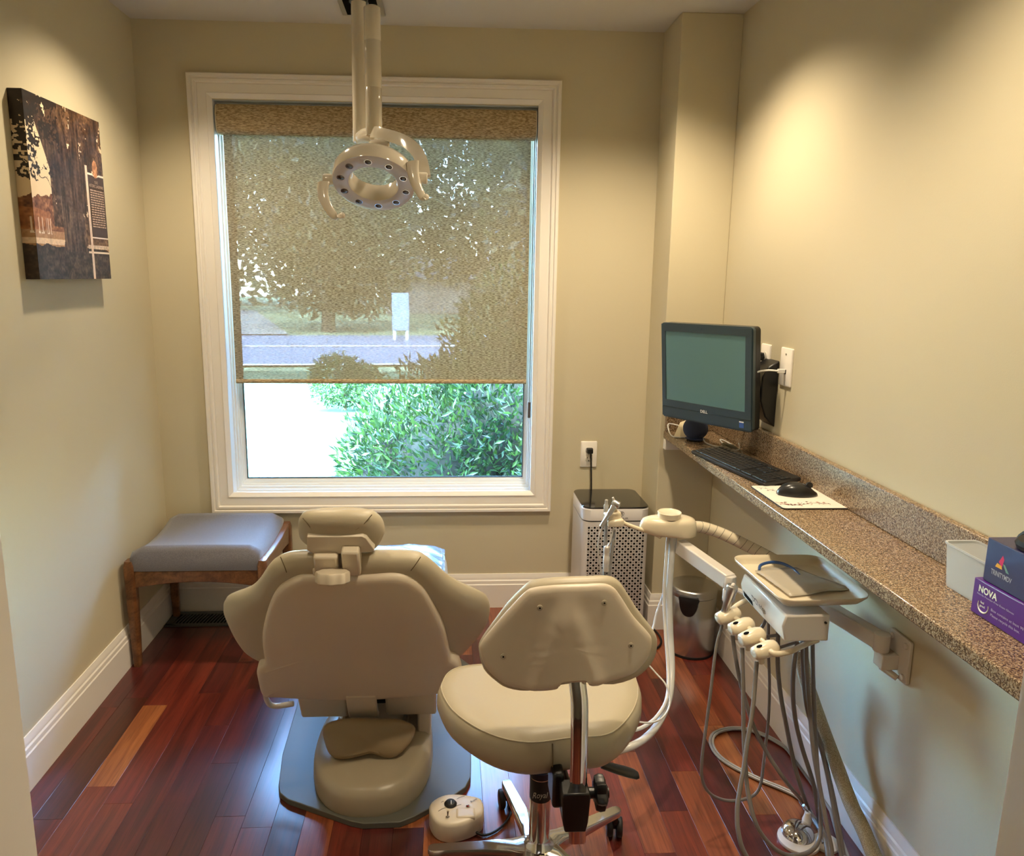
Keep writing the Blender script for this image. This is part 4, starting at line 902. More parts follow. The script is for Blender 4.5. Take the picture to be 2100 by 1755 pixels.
for k in range(7):
    o_ = rr.uniform(-.006, .006); bn2.tube([V((1.005+o_, 2.60, CZ+.008+.002*k)), V((1.03+o_, 2.565, CZ+.010+.002*k)), V((1.05, 2.53+o_, CZ+.006)), V((1.035+o_, 2.50, CZ+.005)), V((1.022, 2.53+o_, CZ+.008))], .0016, 6, 5, closed=True)
tag(obj('cable_bundle', bn2, mat('grey_beige_cable', srgb(128, 120, 98), .5)), 'tied grey cable bundle on the counter behind the keyboard', 'cable')
cs_ = MB(); q = [at(1366, 882, z=CZ+.004), at(1395, 885, z=CZ+.004)]
cs_.rings([[V((.886, 2.80, CZ+.001)), V((.945, 2.835, CZ+.001)), V((.952, 2.865, CZ+.055)), V((.925, 2.85, CZ+.050))], [V((.905, 2.775, CZ+.001)), V((.965, 2.80, CZ+.001)), V((.955, 2.858, CZ+.055)), V((.928, 2.846, CZ+.050))]])
tag(obj('card_stand', cs_, mat('cream_plastic', srgb(235, 222, 190), .4), bevel=.002), 'small cream tilted stand in the far corner of the counter', 'stand')
tag(obj('white_cord', MB().tube([V((.94, 2.86, CZ+.03)), V((.905, 2.885, CZ+.036)), V((.884, 2.87, CZ+.035)), V((.882, 2.83, CZ+.008)), V((.890, 2.79, CZ+.0035)), V((.93, 2.78, CZ+.0035)), V((.95, 2.80, CZ+.004))], .0026, 8, 8), hose_white), 'white cord looped at the far left end of the counter', 'cord')

# ------------------------------------------------------------------ boxes at the near end of the counter
def text_box(nm, x0, x1, y0, y1, z0, z1, m_, label):
    o_ = thing(nm, ((x0+x1)/2, (y0+y1)/2, z0), label, 'box'); obj('carton', MB().box((x0, y0, z0), (x1, y1, z1)), m_, o_, bevel=.0015); return o_
nb = at(2003, 1255, z=CZ); bx0 = .985; ye = 1.262
purple = mat('purple_card', srgb(84, 30, 130), .25, coat=.4); navy = mat('navy_card', srgb(44, 38, 82), .3, coat=.3)
zt1 = CZ+.068; zt2 = zt1+.082
g1 = text_box('glove_box', bx0, 1.075, 1.02, ye, CZ+.0005, zt1, purple, 'purple glove box lettered NOVA, at the near end of the counter')
g2 = text_box('glove_box', bx0+.006, 1.08, 1.00, ye-.012, zt1+.0005, zt2, navy, 'dark navy carton with coloured triangle logo, on top of the purple box')
uu, vv = (0, -1, 0), (0, 0, 1); lav = mat('lavender_print', srgb(190, 170, 215), .5)
def lab(s, y_, z_, h_, m_=print_white, par=g1, xx=bx0, wid=None, bold=0): return text('lettering', s, m_, par, (xx-.0002, y_, z_), uu, vv, h_, wid=wid, bold=bold)
lab('NOVA', ye-.014, CZ+.047, .0125, wid=.046, bold=.03); lab('Nitrile Powder-Free Exam Gloves', ye-.012, CZ+.0405, .0036, lav, wid=.090)
rg_ = MB(); c0 = V((bx0-.0003, ye-.030, CZ+.024))
rg_.tube([c0+V((0, .013*cos(a), .013*sin(a))) for a in [radians(q) for q in range(-200, 21, 20)]], [.0006, .001, .0014, .0016, .0014, .001, .0006], 6, 2); obj('logo_ring', rg_, print_white, g1)
lab('feel', ye-.023, CZ+.027, .0046, bold=.01); lab('good', ye-.022, CZ+.0205, .0046, bold=.01)
lab('Box contains at least 90% recycled', ye-.050, CZ+.024, .0050, lav, wid=.112); lab('Please recycle this box.', ye-.050, CZ+.0145, .0050, lav, wid=.070)
x2 = bx0+.006; ye2 = ye-.012
lab('TRINITYMDV', ye2-.018, zt1+.020, .0095, mat('silver_ink', srgb(186, 186, 196), .4), g2, x2, wid=.050, bold=.015); lab('P', ye2-.104, zt1+.048, .010, print_white, g2, x2)
def quad(pts, m_, nm): mb = MB(); mb.add([V((x2-.0004, ye2-a, zt1+b_)) for a, b_ in pts], [(0, 1, 2, 3)]); obj(nm, mb, m_, g2, smooth=0)
quad([(.033, .047), (.042, .040), (.045, .055), (.041, .062)], mat('pink_ink', srgb(222, 40, 100), .4), 'logo_piece')
quad([(.026, .036), (.043, .036), (.041, .042), (.030, .044)], mat('yellow_ink', srgb(240, 178, 30), .4), 'logo_piece')
quad([(.043, .047), (.048, .047), (.060, .034), (.053, .034)], mat('green_ink', srgb(120, 165, 150), .4), 'logo_piece')
cm = mat('frosted_plastic', srgb(226, 230, 232), .35, alpha=.55, coat=.2)
ct = thing('plastic_container', (1.05, 1.33, CZ), 'translucent plastic container behind the two cartons on the counter', 'container')
def crr(i, z): return [V((a, b_, z)) for a, b_ in rrect(1.012+i*.35, 1.268+i, 1.081-i*.35, 1.392-i, .010, 4)]
obj('bin', MB().rings([crr(.010, CZ+.001), crr(.009, CZ+.003), crr(0, CZ+.090), crr(.0012, CZ+.090), crr(.011, CZ+.004)]), cm, ct)
obj('rim', MB().rings([crr(0, CZ+.086), crr(-.003, CZ+.087), crr(-.003, CZ+.091), crr(.002, CZ+.091), crr(.002, CZ+.086)]), cm, ct)
hd2 = thing('headset', (1.03, 1.16, zt2), 'black banded device with oval beige pad, lying on top of the cartons', 'headset')
obj('ear_cup', MB().lathe([(.018, 0), (.026, .004), (.028, .012), (.024, .019), (.017, .020)], Matrix.Translation((1.022, 1.175, zt2+.001))@Matrix.Rotation(radians(-8), 4, 'Y'), 28, sy=1.3), dark_rub, hd2)
obj('pad', MB().lathe([(.016, .019), (.014, .022), (.006, .024)], Matrix.Translation((1.022, 1.175, zt2+.001))@Matrix.Rotation(radians(-8), 4, 'Y'), 28, sy=1.3), mat('pad_beige', srgb(170, 165, 140), .5), hd2)
obj('band', MB().tube([V((1.04, 1.16, zt2+.014)), V((1.068, 1.22, zt2+.010)), V((1.066, 1.262, zt2-.004)), V((1.060, 1.29, CZ+.055)), V((1.055, 1.30, CZ+.02))], .007, 8, 6), dark_rub, hd2)
# ------------------------------------------------------------------ air purifier
F0 = at(1197, 1040, y=2.86); F1 = at(1336, 1042, y=2.86); ax0, ax1, ay0, ay1, az = F0.x, F1.x-.002, 2.865, 3.135, .560
pu_m = mat('white_matt_plastic', srgb(222, 218, 216), .4)
ap = thing('air_purifier', ((ax0+ax1)/2, 3.0, 0), 'tall white air purifier with black top and perforated front, right of the window', 'air purifier')
rr_ = lambda i, z, r_=.035: [V((a, b_, z)) for a, b_ in rrect(ax0+i, ay0+i, ax1-i, ay1-i, r_, 8)]
obj('body', MB().rings([rr_(.006, .003), rr_(0, .012), rr_(0, az-.062)]), pu_m, ap)
obj('groove', MB().rings([rr_(.004, az-.062), rr_(.004, az-.056)]), dark_rub, ap)
obj('head', MB().rings([rr_(0, az-.056), rr_(0, az-.010), rr_(.003, az-.006)]), pu_m, ap)
obj('top_panel', MB().rings([rr_(.002, az-.006), rr_(.001, az-.003), rr_(.003, az), rr_(.010, az+.0005)]), mat('black_glass', srgb(22, 24, 28), .12, coat=.6), ap)
ho_ = MB(); pit = .0118
cx = (ax0+ax1)/2; nc = int((ax1-ax0-.05)/pit)
for j in range(38):
    for i in range(nc+1):
        x_ = cx+(i-nc/2)*pit; z_ = az-.085-j*pit*.98; big = (i+j) % 2 == 0; r__ = .0048 if big else .0021
        if z_ < .05: continue
        o_ = len(ho_.v); ho_.add([V((x_+r__*cos(k*pi/4+.39), ay0-.0006, z_+r__*sin(k*pi/4+.39))) for k in range(8)], [tuple(range(8))])
tag(obj('perforations', ho_, hole_black, ap, smooth=0), kind='stuff')
lx = at(1275, 1052, y=ay0).x; lz = az-.026
obj('logo_ring', MB().tube([V((lx+.0095*cos(a), ay0-.0005, lz+.0095*sin(a))) for a in [radians(q) for q in range(0, 360, 20)]], .0006, 6, 0, closed=True), print_black, ap)
text('lettering', 'R', print_black, ap, (lx-.0045, ay0, lz-.0055), (1, 0, 0), (0, 0, 1), .011, bold=.02)
text('lettering', 'RXAIR', mat('grey_print', srgb(90, 90, 96), .5), ap, (lx+.002, ay0, lz-.025), (1, 0, 0), (0, 0, 1), .009, 'CENTER', wid=.052)

# ------------------------------------------------------------------ step bin
tb = thing('trash_bin', (.985, 2.745, 0), 'round brushed steel pedal bin with black hinge, under the counter', 'trash can')
TB = Matrix.Translation((.985, 2.745, 0)); R_ = .092
obj('can', MB().lathe([(R_-.004, .0), (R_-.001, .008), (R_, .012), (R_, .245), (R_-.002, .247)], TB, 56), steel, tb, smooth=50)
obj('base_ring', MB().lathe([(R_+.001, 0), (R_+.002, .004), (R_+.001, .010)], TB, 48), dark_rub, tb)
obj('gap_ring', MB().lathe([(R_-.002, .246), (R_-.002, .250)], TB, 48), dark_rub, tb)
obj('lid', MB().lathe([(R_+.001, .249), (R_+.001, .272), (R_-.003, .278), (R_-.010, .280), (R_-.02, .2815), (.05, .285), (.01, .287)], TB, 56), steel, tb, smooth=60)
hg = MB(); q = [(-.033, .262), (.033, .262), (.034, .240), (.030, .215), (.018, .190), (0, .182), (-.018, .190), (-.030, .215), (-.034, .240)]
ang0 = radians(-118)
def hT(u, v, d): a = ang0+u/R_; return V((.985+(R_+d)*cos(a), 2.745+(R_+d)*sin(a), v))
qs = spline([V(p_) for p_ in q], 2, True)
obj('hinge_cover', MB().shell([(p_.x, p_.y) for p_ in qs], [(0, 1, .0), (0, 1, .010), (.002, 1, .013), (.006, 1, .014), (0, .4, .015)], hT), black_pl, tb)

# ------------------------------------------------------------------ delivery unit on its wall arm
du = thing('delivery_unit', (.93, 1.82, .58), 'wall-mounted dental instrument unit with tray, holders and folded arm under the counter', 'dental unit')
p = {k: at(*v, y=1.655) for k, v in dict(tl=(1613, 1258), tr=(1706, 1243), br=(1702, 1315), bl=(1616, 1319), ml=(1609, 1275)).items()}
zt_, zb_ = .668, p['br'].z; xr_ = p['tr'].x; xl_ = p['ml'].x
sec = [(xl_+.004, zt_), (xr_, zt_), (xr_, zb_), (xl_+.006, zb_), (xl_-.004, zt_-.028)]
ye_ = 1.92
obj('housing', MB().rings([[V((a, y_, b_)) for a, b_ in sec] for y_ in (1.656, ye_)]), white_en, du, bevel=.004)
FF = frame(V((xl_-.0045, 1.90, zt_-.052)), (0, -1, 0), V((.010, 0, .04)).normalized())
fx = V((sec[4][0], 0, sec[4][1])); fl_ = V((sec[3][0], 0, sec[3][1])); dn = (fx-fl_).normalized()
def face(y_, t_, off=.0006): b_ = fl_+(fx-fl_)*t_; nn = V((-dn.z, 0, dn.x)); nn = nn if nn.x < 0 else -nn; return V((b_.x, y_, b_.z))+nn*off
obj('switch_window', MB().add([face(1.905, .25), face(1.845, .15), face(1.845, .5), face(1.905, .62)], [(0, 1, 2, 3)]), hole_black, du, smooth=0)
uf, lf = V((sec[0][0], 0, sec[0][1])), fx; 
text('lettering', 'DCI edge', mat('navy_print', srgb(26, 30, 62), .5), du, face(1.842, .62), (0, -1, 0), dn, .018, wid=.085, ext=.0006)
obj('screw', MB().cyl((xr_-.012, 1.6555, zb_+.05), (xr_-.012, 1.652, zb_+.05), .003, 12), dark_rub, du)
# tray, lifts off: a thing of its own
tray_pts = [(.790, 1.962), (1.052, 1.955), (1.050, 1.662), (.822, 1.632)]
TF = lambda u, v, d: V((.927+u, 1.803+v, .684+d))
def trr(i, rad=.046):
    o_ = []; c4 = [(-.127, .155), (.128, .152), (.124, -.141), (-.112, -.152)]
    for k in range(4):
        c_ = V(c4[k]); a = V(c4[k-1]); b_ = V(c4[(k+1) % 4]); da, db = (a-c_).normalized(), (b_-c_).normalized(); cc = c_+(da+db)*rad
        for s_ in range(7):
            t_ = s_/6; q_ = (c_+da*rad)*(1-t_)**2+c_*2*t_*(1-t_)+(c_+db*rad)*t_*t_; o_.append((q_.x, q_.y))
    return o_
tray = obj('instrument_tray', MB().shell(trr(0), [(0, .5, 0), (.020, 1, 0), (.008, 1, .012), (.001, 1, .019), (0, 1, .023), (.001, 1, .0245), (.004, 1, .023), (.010, 1, .014), (.016, 1, .004), (.019, 1, .0024), (0, .82, .0022), (0, .5, .0022)], TF), ivory, smooth=50)
tag(tray, 'ivory rounded plastic tray lying on the dental instrument unit', 'tray')
pch = MB(); g = []; rr = random.Random(5)
c4 = [at(1548, 1172, z=.690), at(1633, 1166, z=.690), at(1752, 1208, z=.690), at(1620, 1224, z=.690)]
for j in range(11):
    for i in range(11):
        a, b_ = i/10, j/10; q_ = c4[0].lerp(c4[1], a).lerp(c4[3].lerp(c4[2], a), b_); g.append(q_+V((0, 0, .002+.002*sin(a*9+b_*3)+rr.random()*.0012+(.006*(1-abs(2*a-1)) if b_ < .9 else 0))))
pch.add(g, [[j*11+i, j*11+i+1, (j+1)*11+i+1, (j+1)*11+i] for j in range(10) for i in range(10)])
po_ = obj('sterile_pouch', pch, mat('pouch_film', srgb(206, 196, 176), .25, alpha=.8, coat=.4), smooth=80); po_.modifiers.new('thick', 'SOLIDIFY').thickness = .0008
tag(po_, 'clear sterilisation pouch on the ivory tray', 'pouch')
et = at(1560, 1168, z=.70); tb_ = [at(1557, 1170, z=.694), at(1560, 1159, z=.697), at(1580, 1153, z=.699), at(1603, 1155, z=.699), at(1626, 1166, z=.697), at(1640, 1180, z=.695)]
tag(obj('blue_tube', MB().tube(tb_, .0042, 10, 6), mat('blue_tubing', srgb(50, 84, 140), .3)), 'curved blue tube sticking out of the pouch on the tray', 'tube')
# arm to the wall
wp = at(1846, 1340, x=XR-.004)
arF = [(1.0, 1.80, .60), (1.065, 1.655, .60)]
wb_ = MB(); cy = 1.615; wb_.rings([[V((x_, cy+a, .580+b_)) for a, b_ in rrect(-.042, -.055, .042, .055, .006)] for x_ in (XR-.010, XR-.001)])
obj('wall_bracket', wb_, white_en, du, bevel=.002)
obj('bracket_block', MB().box((XR-.050, cy-.006, .545), (XR-.008, cy+.034, .583)), white_en, du, bevel=.003)
obj('pivot', MB().cyl((XR-.040, cy+.022, .583), (XR-.040, cy+.022, .628), .019, 28, bev=.002), white_en, du)
obj('bracket_tab', MB().tube([V((XR-.04, cy+.015, .545)), V((XR-.015, cy-.015, .530))], .008, 8, 0), white_en, du, smooth=50)
for a, b_ in ((-.028, .040), (.028, .040), (-.028, -.040)): obj('bolt', MB().cyl((XR-.016, cy+a, .58+b_), (XR-.009, cy+a, .58+b_), .0075, 16, bev=.002), white_en, du)
def beam(nm, a, b_, w_, h_, par, m_=white_en, bev=.004):
    a, b_ = V(a), V(b_); d_ = b_-a; s_ = d_.cross(V((0, 0, 1))).normalized(); up = s_.cross(d_).normalized(); M_ = Matrix((d_.normalized(), s_, up)).transposed().to_4x4(); M_.translation = a
    return obj(nm, MB().box((0, -w_/2, -h_/2), (d_.length, w_/2, h_/2), M_), m_, par, bevel=bev, seg=3)
beam('wall_arm', (XR-.040, cy+.022, .606), (1.0, 1.93, .606), .034, .040, du)
# second arm carrying the assistant head
k0 = V((.818, 1.985, .612)); k1 = V((.735, 2.19, .648))
obj('arm_pivot', MB().lathe([(.0165, -.055), (.018, -.052), (.018, -.020), (.017, -.018), (.018, -.016), (.018, .020), (.0165, .022)], Matrix.Translation(k0), 28), white_en, du)
obj('link', MB().tube([k0+V((0, 0, -.01)), V((.85, ye_-.01, .606))], .007, 8, 0), white_en, du)
beam('arm', k0+V((0, 0, .004)), k1, .036, .044, du)
# holder rail with four instrument holders
hs_px = [(1494, 1263), (1521, 1285), (1543, 1306), (1570, 1333)]; hy_ = [1.86, 1.80, 1.745, 1.69]
hp_ = [at(x_, y_, y=yy) for (x_, y_), yy in zip(hs_px, hy_)]
rail = MB(); rail.tube([at(1676, 1312, y=1.74), at(1650, 1322, y=1.71), at(1622, 1335, y=1.675), at(1596, 1341, y=1.662), at(1582, 1337, y=1.668), hp_[3]+V((.010, .012, .004)), hp_[2]+V((.010, 0, .004)), hp_[1]+V((.010, 0, .004)), hp_[0]+V((.010, 0, .004)), at(1508, 1244, y=1.885), at(1535, 1229, y=1.90), at(1560, 1222, y=1.90)], .0072, 10, 6)
obj('holder_rail', rail, ivory, du)
for k, c_ in enumerate(hp_):
    T = Matrix.Translation(c_)@Matrix.Rotation(radians(-14), 4, 'Y')@Matrix.Rotation(radians(8), 4, 'Z')
    hb_ = MB(); rs = []
    for x_, ry, rz in ((-.034, .013, .011), (-.031, .019, .016), (-.016, .022, .019), (.0, .0225, .021), (.016, .0225, .021), (.028, .019, .018), (.034, .011, .011)):
        rs.append([T@V((x_, ry*cos(2*pi*i/20), rz*sin(2*pi*i/20)*(1 if sin(2*pi*i/20) > 0 else .85))) for i in range(20)])
    ho = obj('holder', hb_.rings(rs), ivory, du, smooth=60)
    obj('spout', MB().cyl(T@V((-.016, 0, -.012)), T@V((-.017, 0, -.030)), .010, 16, r2=.008), ivory, ho)
    if k: obj('socket', MB().lathe([(.0062, .0), (.0055, .002)], T@Matrix.Translation((-.016, -.004, .0180)), 16, sx=1.3, sy=.8), hole_black, ho)
# air water syringe / handpiece standing in the first holder
hc = thing('handpiece', hp_[0], 'metal handpiece standing in the farthest holder of the instrument unit', 'handpiece')
b0 = hp_[0]+V((-.012, 0, .008)); tip_ = at(1503, 1200, y=1.85); d_ = (tip_-b0); T = Matrix.Translation(b0)@d_.to_track_quat('Z', 'Y').to_matrix().to_4x4(); LL = d_.length
hm = mat('satin_steel', (.60, .60, .61, 1), .3, metal=1)
obj('handle', MB().lathe([(.0095, 0), (.0105, .003), (.0110, LL*.60), (.0128, LL*.70), (.0155, LL*.9), (.0142, LL*.98), (.010, LL)], T, 24), hm, hc)
for s_ in (-1, 1): obj('button', MB().lathe([(.0048, 0), (.0048, .003), (.003, .0045)], T@Matrix.Translation((s_*.0045, 0, LL)), 12), white_en, hc)

# tubing below the unit
du_tubes = []
def hose(px, r_, m_, par, nm='tube', n=10, k=5): return obj(nm, MB().tube([at(a, b_, **({'z': c_[1]} if isinstance(c_, tuple) else {'y': c_})) for a, b_, c_ in px], r_, n, k), m_, par)
FLz = ('z', .009)
y0_, y1_, y2_, y3_ = hp_[0].y, hp_[1].y, hp_[2].y, hp_[3].y
T_ = [
 (.0042, [(1482, 1279, y0_-.005), (1469, 1326, 1.84), (1457, 1421, 1.80), (1448, 1490, 1.78), (1440, 1552, 1.76), (1440, 1597, 1.75), (1455, 1626, 1.75), (1483, 1640, 1.76), (1514, 1641, 1.77), (1543, 1632, 1.79), (1559, 1611, 1.80), (1567, 1555, 1.82), (1576, 1471, 1.83), (1578, 1400, 1.84), (1576, 1338, 1.84), (1576, 1270, 1.84)]),
 (.0055, [(1502, 1303, y1_), (1511, 1362, 1.78), (1520, 1405, 1.77), (1532, 1447, 1.76), (1548, 1495, 1.74), (1578, 1552, 1.72), (1614, 1605, 1.70), (1643, 1640, ('z', .03)), (1660, 1668, ('z', .012)), (1680, 1700, ('z', .010))]),
 (.0055, [(1522, 1328, y2_), (1524, 1405, 1.71), (1525, 1495, 1.67), (1530, 1590, 1.63), (1537, 1640, 1.60), (1552, 1693, 1.57), (1581, 1733, 1.56), (1614, 1753, 1.56), (1650, 1751, 1.58), (1674, 1733, 1.61), (1683, 1697, 1.64), (1681, 1626, 1.68), (1675, 1560, 1.72), (1671, 1480, 1.76), (1668, 1400, 1.78), (1666, 1310, 1.80)]),
 (.0055, [(1552, 1356, y3_), (1548, 1405, 1.67), (1543, 1459, 1.64), (1533, 1519, 1.61), (1526, 1571, 1.585), (1516, 1626, 1.555), (1512, 1662, 1.535), (1514, 1705, 1.51), (1528, 1750, 1.49), (1570, 1800, 1.48), (1640, 1815, 1.50), (1695, 1790, 1.53), (1706, 1750, 1.56), (1697, 1700, 1.59), (1684, 1630, 1.64), (1668, 1540, 1.68), (1660, 1450, 1.72), (1655, 1380, 1.74), (1653, 1310, 1.76)]),
 (.0060, [(1596, 1285, 1.84), (1595, 1362, 1.82), (1601, 1425, 1.80), (1614, 1495, 1.78), (1626, 1555, 1.76), (1641, 1610, 1.74), (1657, 1657, ('z', .03)), (1677, 1690, ('z', .012)), (1690, 1730, ('z', .010))]),
 (.0060, [(1636, 1315, 1.76), (1628, 1365, 1.75), (1626, 1420, 1.75), (1631, 1475, 1.75), (1644, 1530, 1.74), (1660, 1580, 1.73), (1671, 1620, 1.72), (1680, 1680, ('z', .02)), (1692, 1720, ('z', .012)), (1700, 1780, ('z', .012))]),
 (.0048, [(1645, 1315, 1.78), (1647, 1390, 1.78), (1653, 1445, 1.77), (1665, 1490, 1.76), (1682, 1532, 1.75), (1694, 1580, 1.73), (1706, 1640, 1.70), (1716, 1700, 1.66), (1726, 1765, 1.62)]),
 (.0048, [(1651, 1315, 1.79), (1652, 1390, 1.79), (1659, 1445, 1.78), (1671, 1490, 1.77), (1688, 1535, 1.76), (1700, 1590, 1.74), (1712, 1645, 1.71), (1723, 1705, 1.67), (1733, 1770, 1.63)]),
 (.0050, [(1499, 1290, 1.90), (1530, 1293, 1.90), (1560, 1288, 1.90), (1572, 1265, 1.90)]),
 (.0042, [(1545, 1312, 1.80), (1575, 1305, 1.80), (1604, 1300, 1.80), (1625, 1290, 1.80)]),
 (.0042, [(1575, 1335, 1.72), (1604, 1326, 1.74), (1630, 1318, 1.76)]),
]
for rad, q in T_: hose(q, rad, hose_grey, du)
# thick fabric sleeve running from behind the unit down the wall
sl_m = weave('beige_mesh_sleeve', srgb(150, 138, 112), srgb(200, 188, 160), None, (400, 400, 400))
slp = [at(1640, 1330, x=.98), at(1652, 1390, x=1.0), at(1668, 1440, x=1.015), at(1693, 1510, x=1.03), at(1718, 1576, x=1.04), at(1745, 1648, x=1.05), at(1770, 1700, x=1.055), at(1795, 1760, x=1.055), at(1830, 1840, x=1.055)]
sl = obj('hose_sleeve', MB().tube(slp, .0185, 16, 6), sl_m, du)
# foot control: chrome dome on a white disc with looping twin tubing
fd = thing('foot_control', (.97, 1.70, 0), 'round chrome foot pedal on a white disc, on the floor by the baseboard', 'foot pedal')
d0 = at(1640, 1712, z=.02); d1 = at(1688, 1722, z=.01)
obj('disc', MB().lathe([(.052, 0), (.054, .004), (.053, .010), (.045, .013)], Matrix.Translation((d0.x-.002, d0.y, 0)), 40), white_en, fd)
obj('dome', MB().lathe([(.043, .0), (.043, .003), (.036, .014), (.022, .022), (.008, .025)], Matrix.Translation((d0.x+.002, d0.y+.012, .013))@Matrix.Rotation(radians(14), 4, 'X'), 40), chrome, fd, smooth=50)
obj('side_disc', MB().lathe([(.034, 0), (.035, .004), (.034, .008), (.028, .009)], Matrix.Translation((d1.x+.006, d1.y-.005, 0)), 36), white_en, fd)
s0 = at(1655, 1680, z=.03); obj('valve_post', MB().lathe([(.011, .012), (.013, .03), (.009, .042), (.008, .052)], Matrix.Translation((s0.x, s0.y, 0)), 20), white_en, fd)
obj('fitting', MB().tube([V((s0.x, s0.y, .05)), V((s0.x-.006, s0.y, .065)), V((s0.x-.014, s0.y, .074))], .004, 8, 4), chrome, fd)
loop = [(1662, 1668), (1640, 1636), (1602, 1616), (1567, 1602), (1533, 1586), (1500, 1569), (1472, 1548), (1459, 1523), (1466, 1504), (1495, 1494), (1531, 1495), (1567, 1507), (1602, 1526), (1638, 1552), (1669, 1586), (1690, 1619), (1706, 1662), (1722, 1718), (1745, 1780)]
for o_ in (-.0045, .0045):
    pts = [at(a, b_, z=.007) for a, b_ in loop]; P_ = spline(pts, 4); Q = []
    for i, q_ in enumerate(P_):
        t_ = P_[min(i+1, len(P_)-1)]-P_[max(i-1, 0)]; s_ = V((-t_.y, t_.x, 0)).normalized(); w3 = q_+s_*o_; w3.x = min(w3.x, XR-.022); Q.append(w3)
    obj('tube', MB().tube(Q, .0042, 8, 0), mat('pale_grey_tubing', srgb(158, 156, 152), .3), fd)

# ------------------------------------------------------------------ assistant head on the second arm
ah = thing('assistant_unit', (.69, 2.2, .65), 'ivory rounded instrument head with suction holders on the end of the arm', 'dental unit')
AY = 2.20; ao = at(1365, 1085, y=AY); hp3 = [(1312, 1082), (1320, 1066), (1345, 1058), (1390, 1048), (1408, 1052), (1424, 1068), (1427, 1094), (1400, 1100), (1370, 1100), (1340, 1094)]
AX0, AX1 = at(1312, 1085, y=AY).x, at(1427, 1090, y=AY).x; acx = (AX0+AX1)/2; aw = (AX1-AX0)/2
rs = []
def aring(sx, sy, z, ox=0, tiltz=0):
    o_ = []
    for i in range(40):
        a = 2*pi*i/40; c_, s_ = cos(a), sin(a); x_ = math.copysign(abs(c_)**.85, c_); y_ = math.copysign(abs(s_)**.9, s_)*(.72+.28*(x_+1)/2)
        o_.append(V((acx+aw*sx*x_+ox, AY+.052*sy*y_, z+tiltz*x_)))
    return o_
zt3 = at(1370, 1062, y=AY).z
obj('head', MB().rings([aring(.90, .86, zt3-.052, .004, -.006), aring(.99, .98, zt3-.046, .002, -.006), aring(1, 1, zt3-.030, 0, -.003), aring(.97, .96, zt3-.012), aring(.90, .88, zt3-.002), aring(.75, .72, zt3+.003), aring(.4, .4, zt3+.005)]), ivory, ah, smooth=70)
cxx = at(1372, 1055, y=AY).x
cupf = Matrix.Translation((cxx, AY-.004, zt3))
obj('cup_ring', MB().lathe([(.0345, .003), (.035, .012), (.037, .0205), (.0355, .022), (.032, .019), (.010, .017)], cupf, 40), ivory, ah, smooth=40)
obj('ring_gap', MB().lathe([(.0325, .0), (.0325, .0045)], cupf, 40), hole_black, ah)
# holder arm to the left with two holders
hp4 = [(1355, 1101), (1345, 1096), (1310, 1084), (1288, 1076), (1275, 1069), (1262, 1060), (1258, 1050)]
ha_ = [at(a, b_, y=AY-.02+.03*i/6) for i, (a, b_) in enumerate(hp4)]
obj('holder_arm', MB().tube([ha_[0]+V((-.012, .012, .012)), ha_[0]]+ha_[1:], .0062, 10, 6), ivory, ah)
for (x_, y_, yy), ro in (((1268, 1071, AY+.00), -6), ((1262, 1056, AY+.01), 8)):
    c_ = at(x_, y_, y=yy); T = Matrix.Translation(c_)@Matrix.Rotation(radians(ro), 4, 'Z')@Matrix.Rotation(radians(-4), 4, 'Y'); rs = []
    for xx, ry, rz in ((-.034, .012, .009), (-.032, .015, .011), (-.012, .016, .012), (.004, .014, .013), (.012, .012, .012), (.017, .008, .008)): rs.append([T@V((xx, q[0]*ry, q[1]*rz)) for q in rrect(-1, -1, 1, 1, .5, 3)])
    obj('holder', MB().rings(rs), ivory, ah, smooth=60)
c_ = at(1259, 1047, y=AY+.01); obj('joint', MB().lathe([(.004, -.012), (.009, -.008), (.011, 0), (.009, .008), (.004, .011)], Matrix.Translation(c_), 18), ivory, ah)
# high volume suction and saliva ejector in the holders
sv_ = thing('suction_handpiece', at(1245, 1090, y=AY), 'satin metal suction handpiece leaning in the upper left holder', 'handpiece')
a, b_ = at(1233, 1080, y=AY-.03), at(1262, 1034, y=AY-.012); T = Matrix.Translation(a)@(b_-a).to_track_quat('Z', 'Y').to_matrix().to_4x4(); LL = (b_-a).length
obj('body', MB().lathe([(.0060, 0), (.0068, .004), (.0068, LL*.5), (.0078, LL*.55), (.0085, LL*.8), (.0095, LL*.88), (.0095, LL), (.006, LL+.004)], T, 20), hm, sv_)
obj('head', MB().cyl(b_+V((-.008, .004, .006)), b_+V((.012, -.008, -.001)), .0105, 18, bev=.002), hm, sv_); obj('tip', MB().cyl(b_+V((-.003, 0, .008)), b_+V((-.009, 0, .022)), .0035, 10), white_en, sv_)
s2 = thing('saliva_ejector', at(1243, 1050, y=AY+.02), 'grey and white ejector valve standing behind the suction handpiece', 'handpiece')
obj('valve', MB().lathe([(.0072, -.04), (.0078, 0), (.0085, .012), (.006, .016), (.0052, .022), (.0052, .030), (.004, .031)], Matrix.Translation(at(1243, 1044, y=AY+.02)), 20), mat('light_grey_plastic', srgb(176, 174, 168), .35), s2)
hose([(1236, 1080, AY-.03), (1228, 1105, AY-.02), (1227, 1135, AY-.01), (1232, 1165, AY), (1236, 1190, AY+.01), (1237, 1230, AY)], .0030, hose_white, ah)
hose([(1243, 1062, AY+.02), (1242, 1100, AY+.02), (1240, 1150, AY+.02), (1240, 1200, AY+.02), (1242, 1235, AY+.02)], .0056, mat('pale_grey_tubing', srgb(158, 156, 152), .3), ah)
hose([(1258, 1082, AY), (1254, 1100, AY), (1251, 1112, AY), (1243, 1124, AY)], .0024, hose_white, ah)
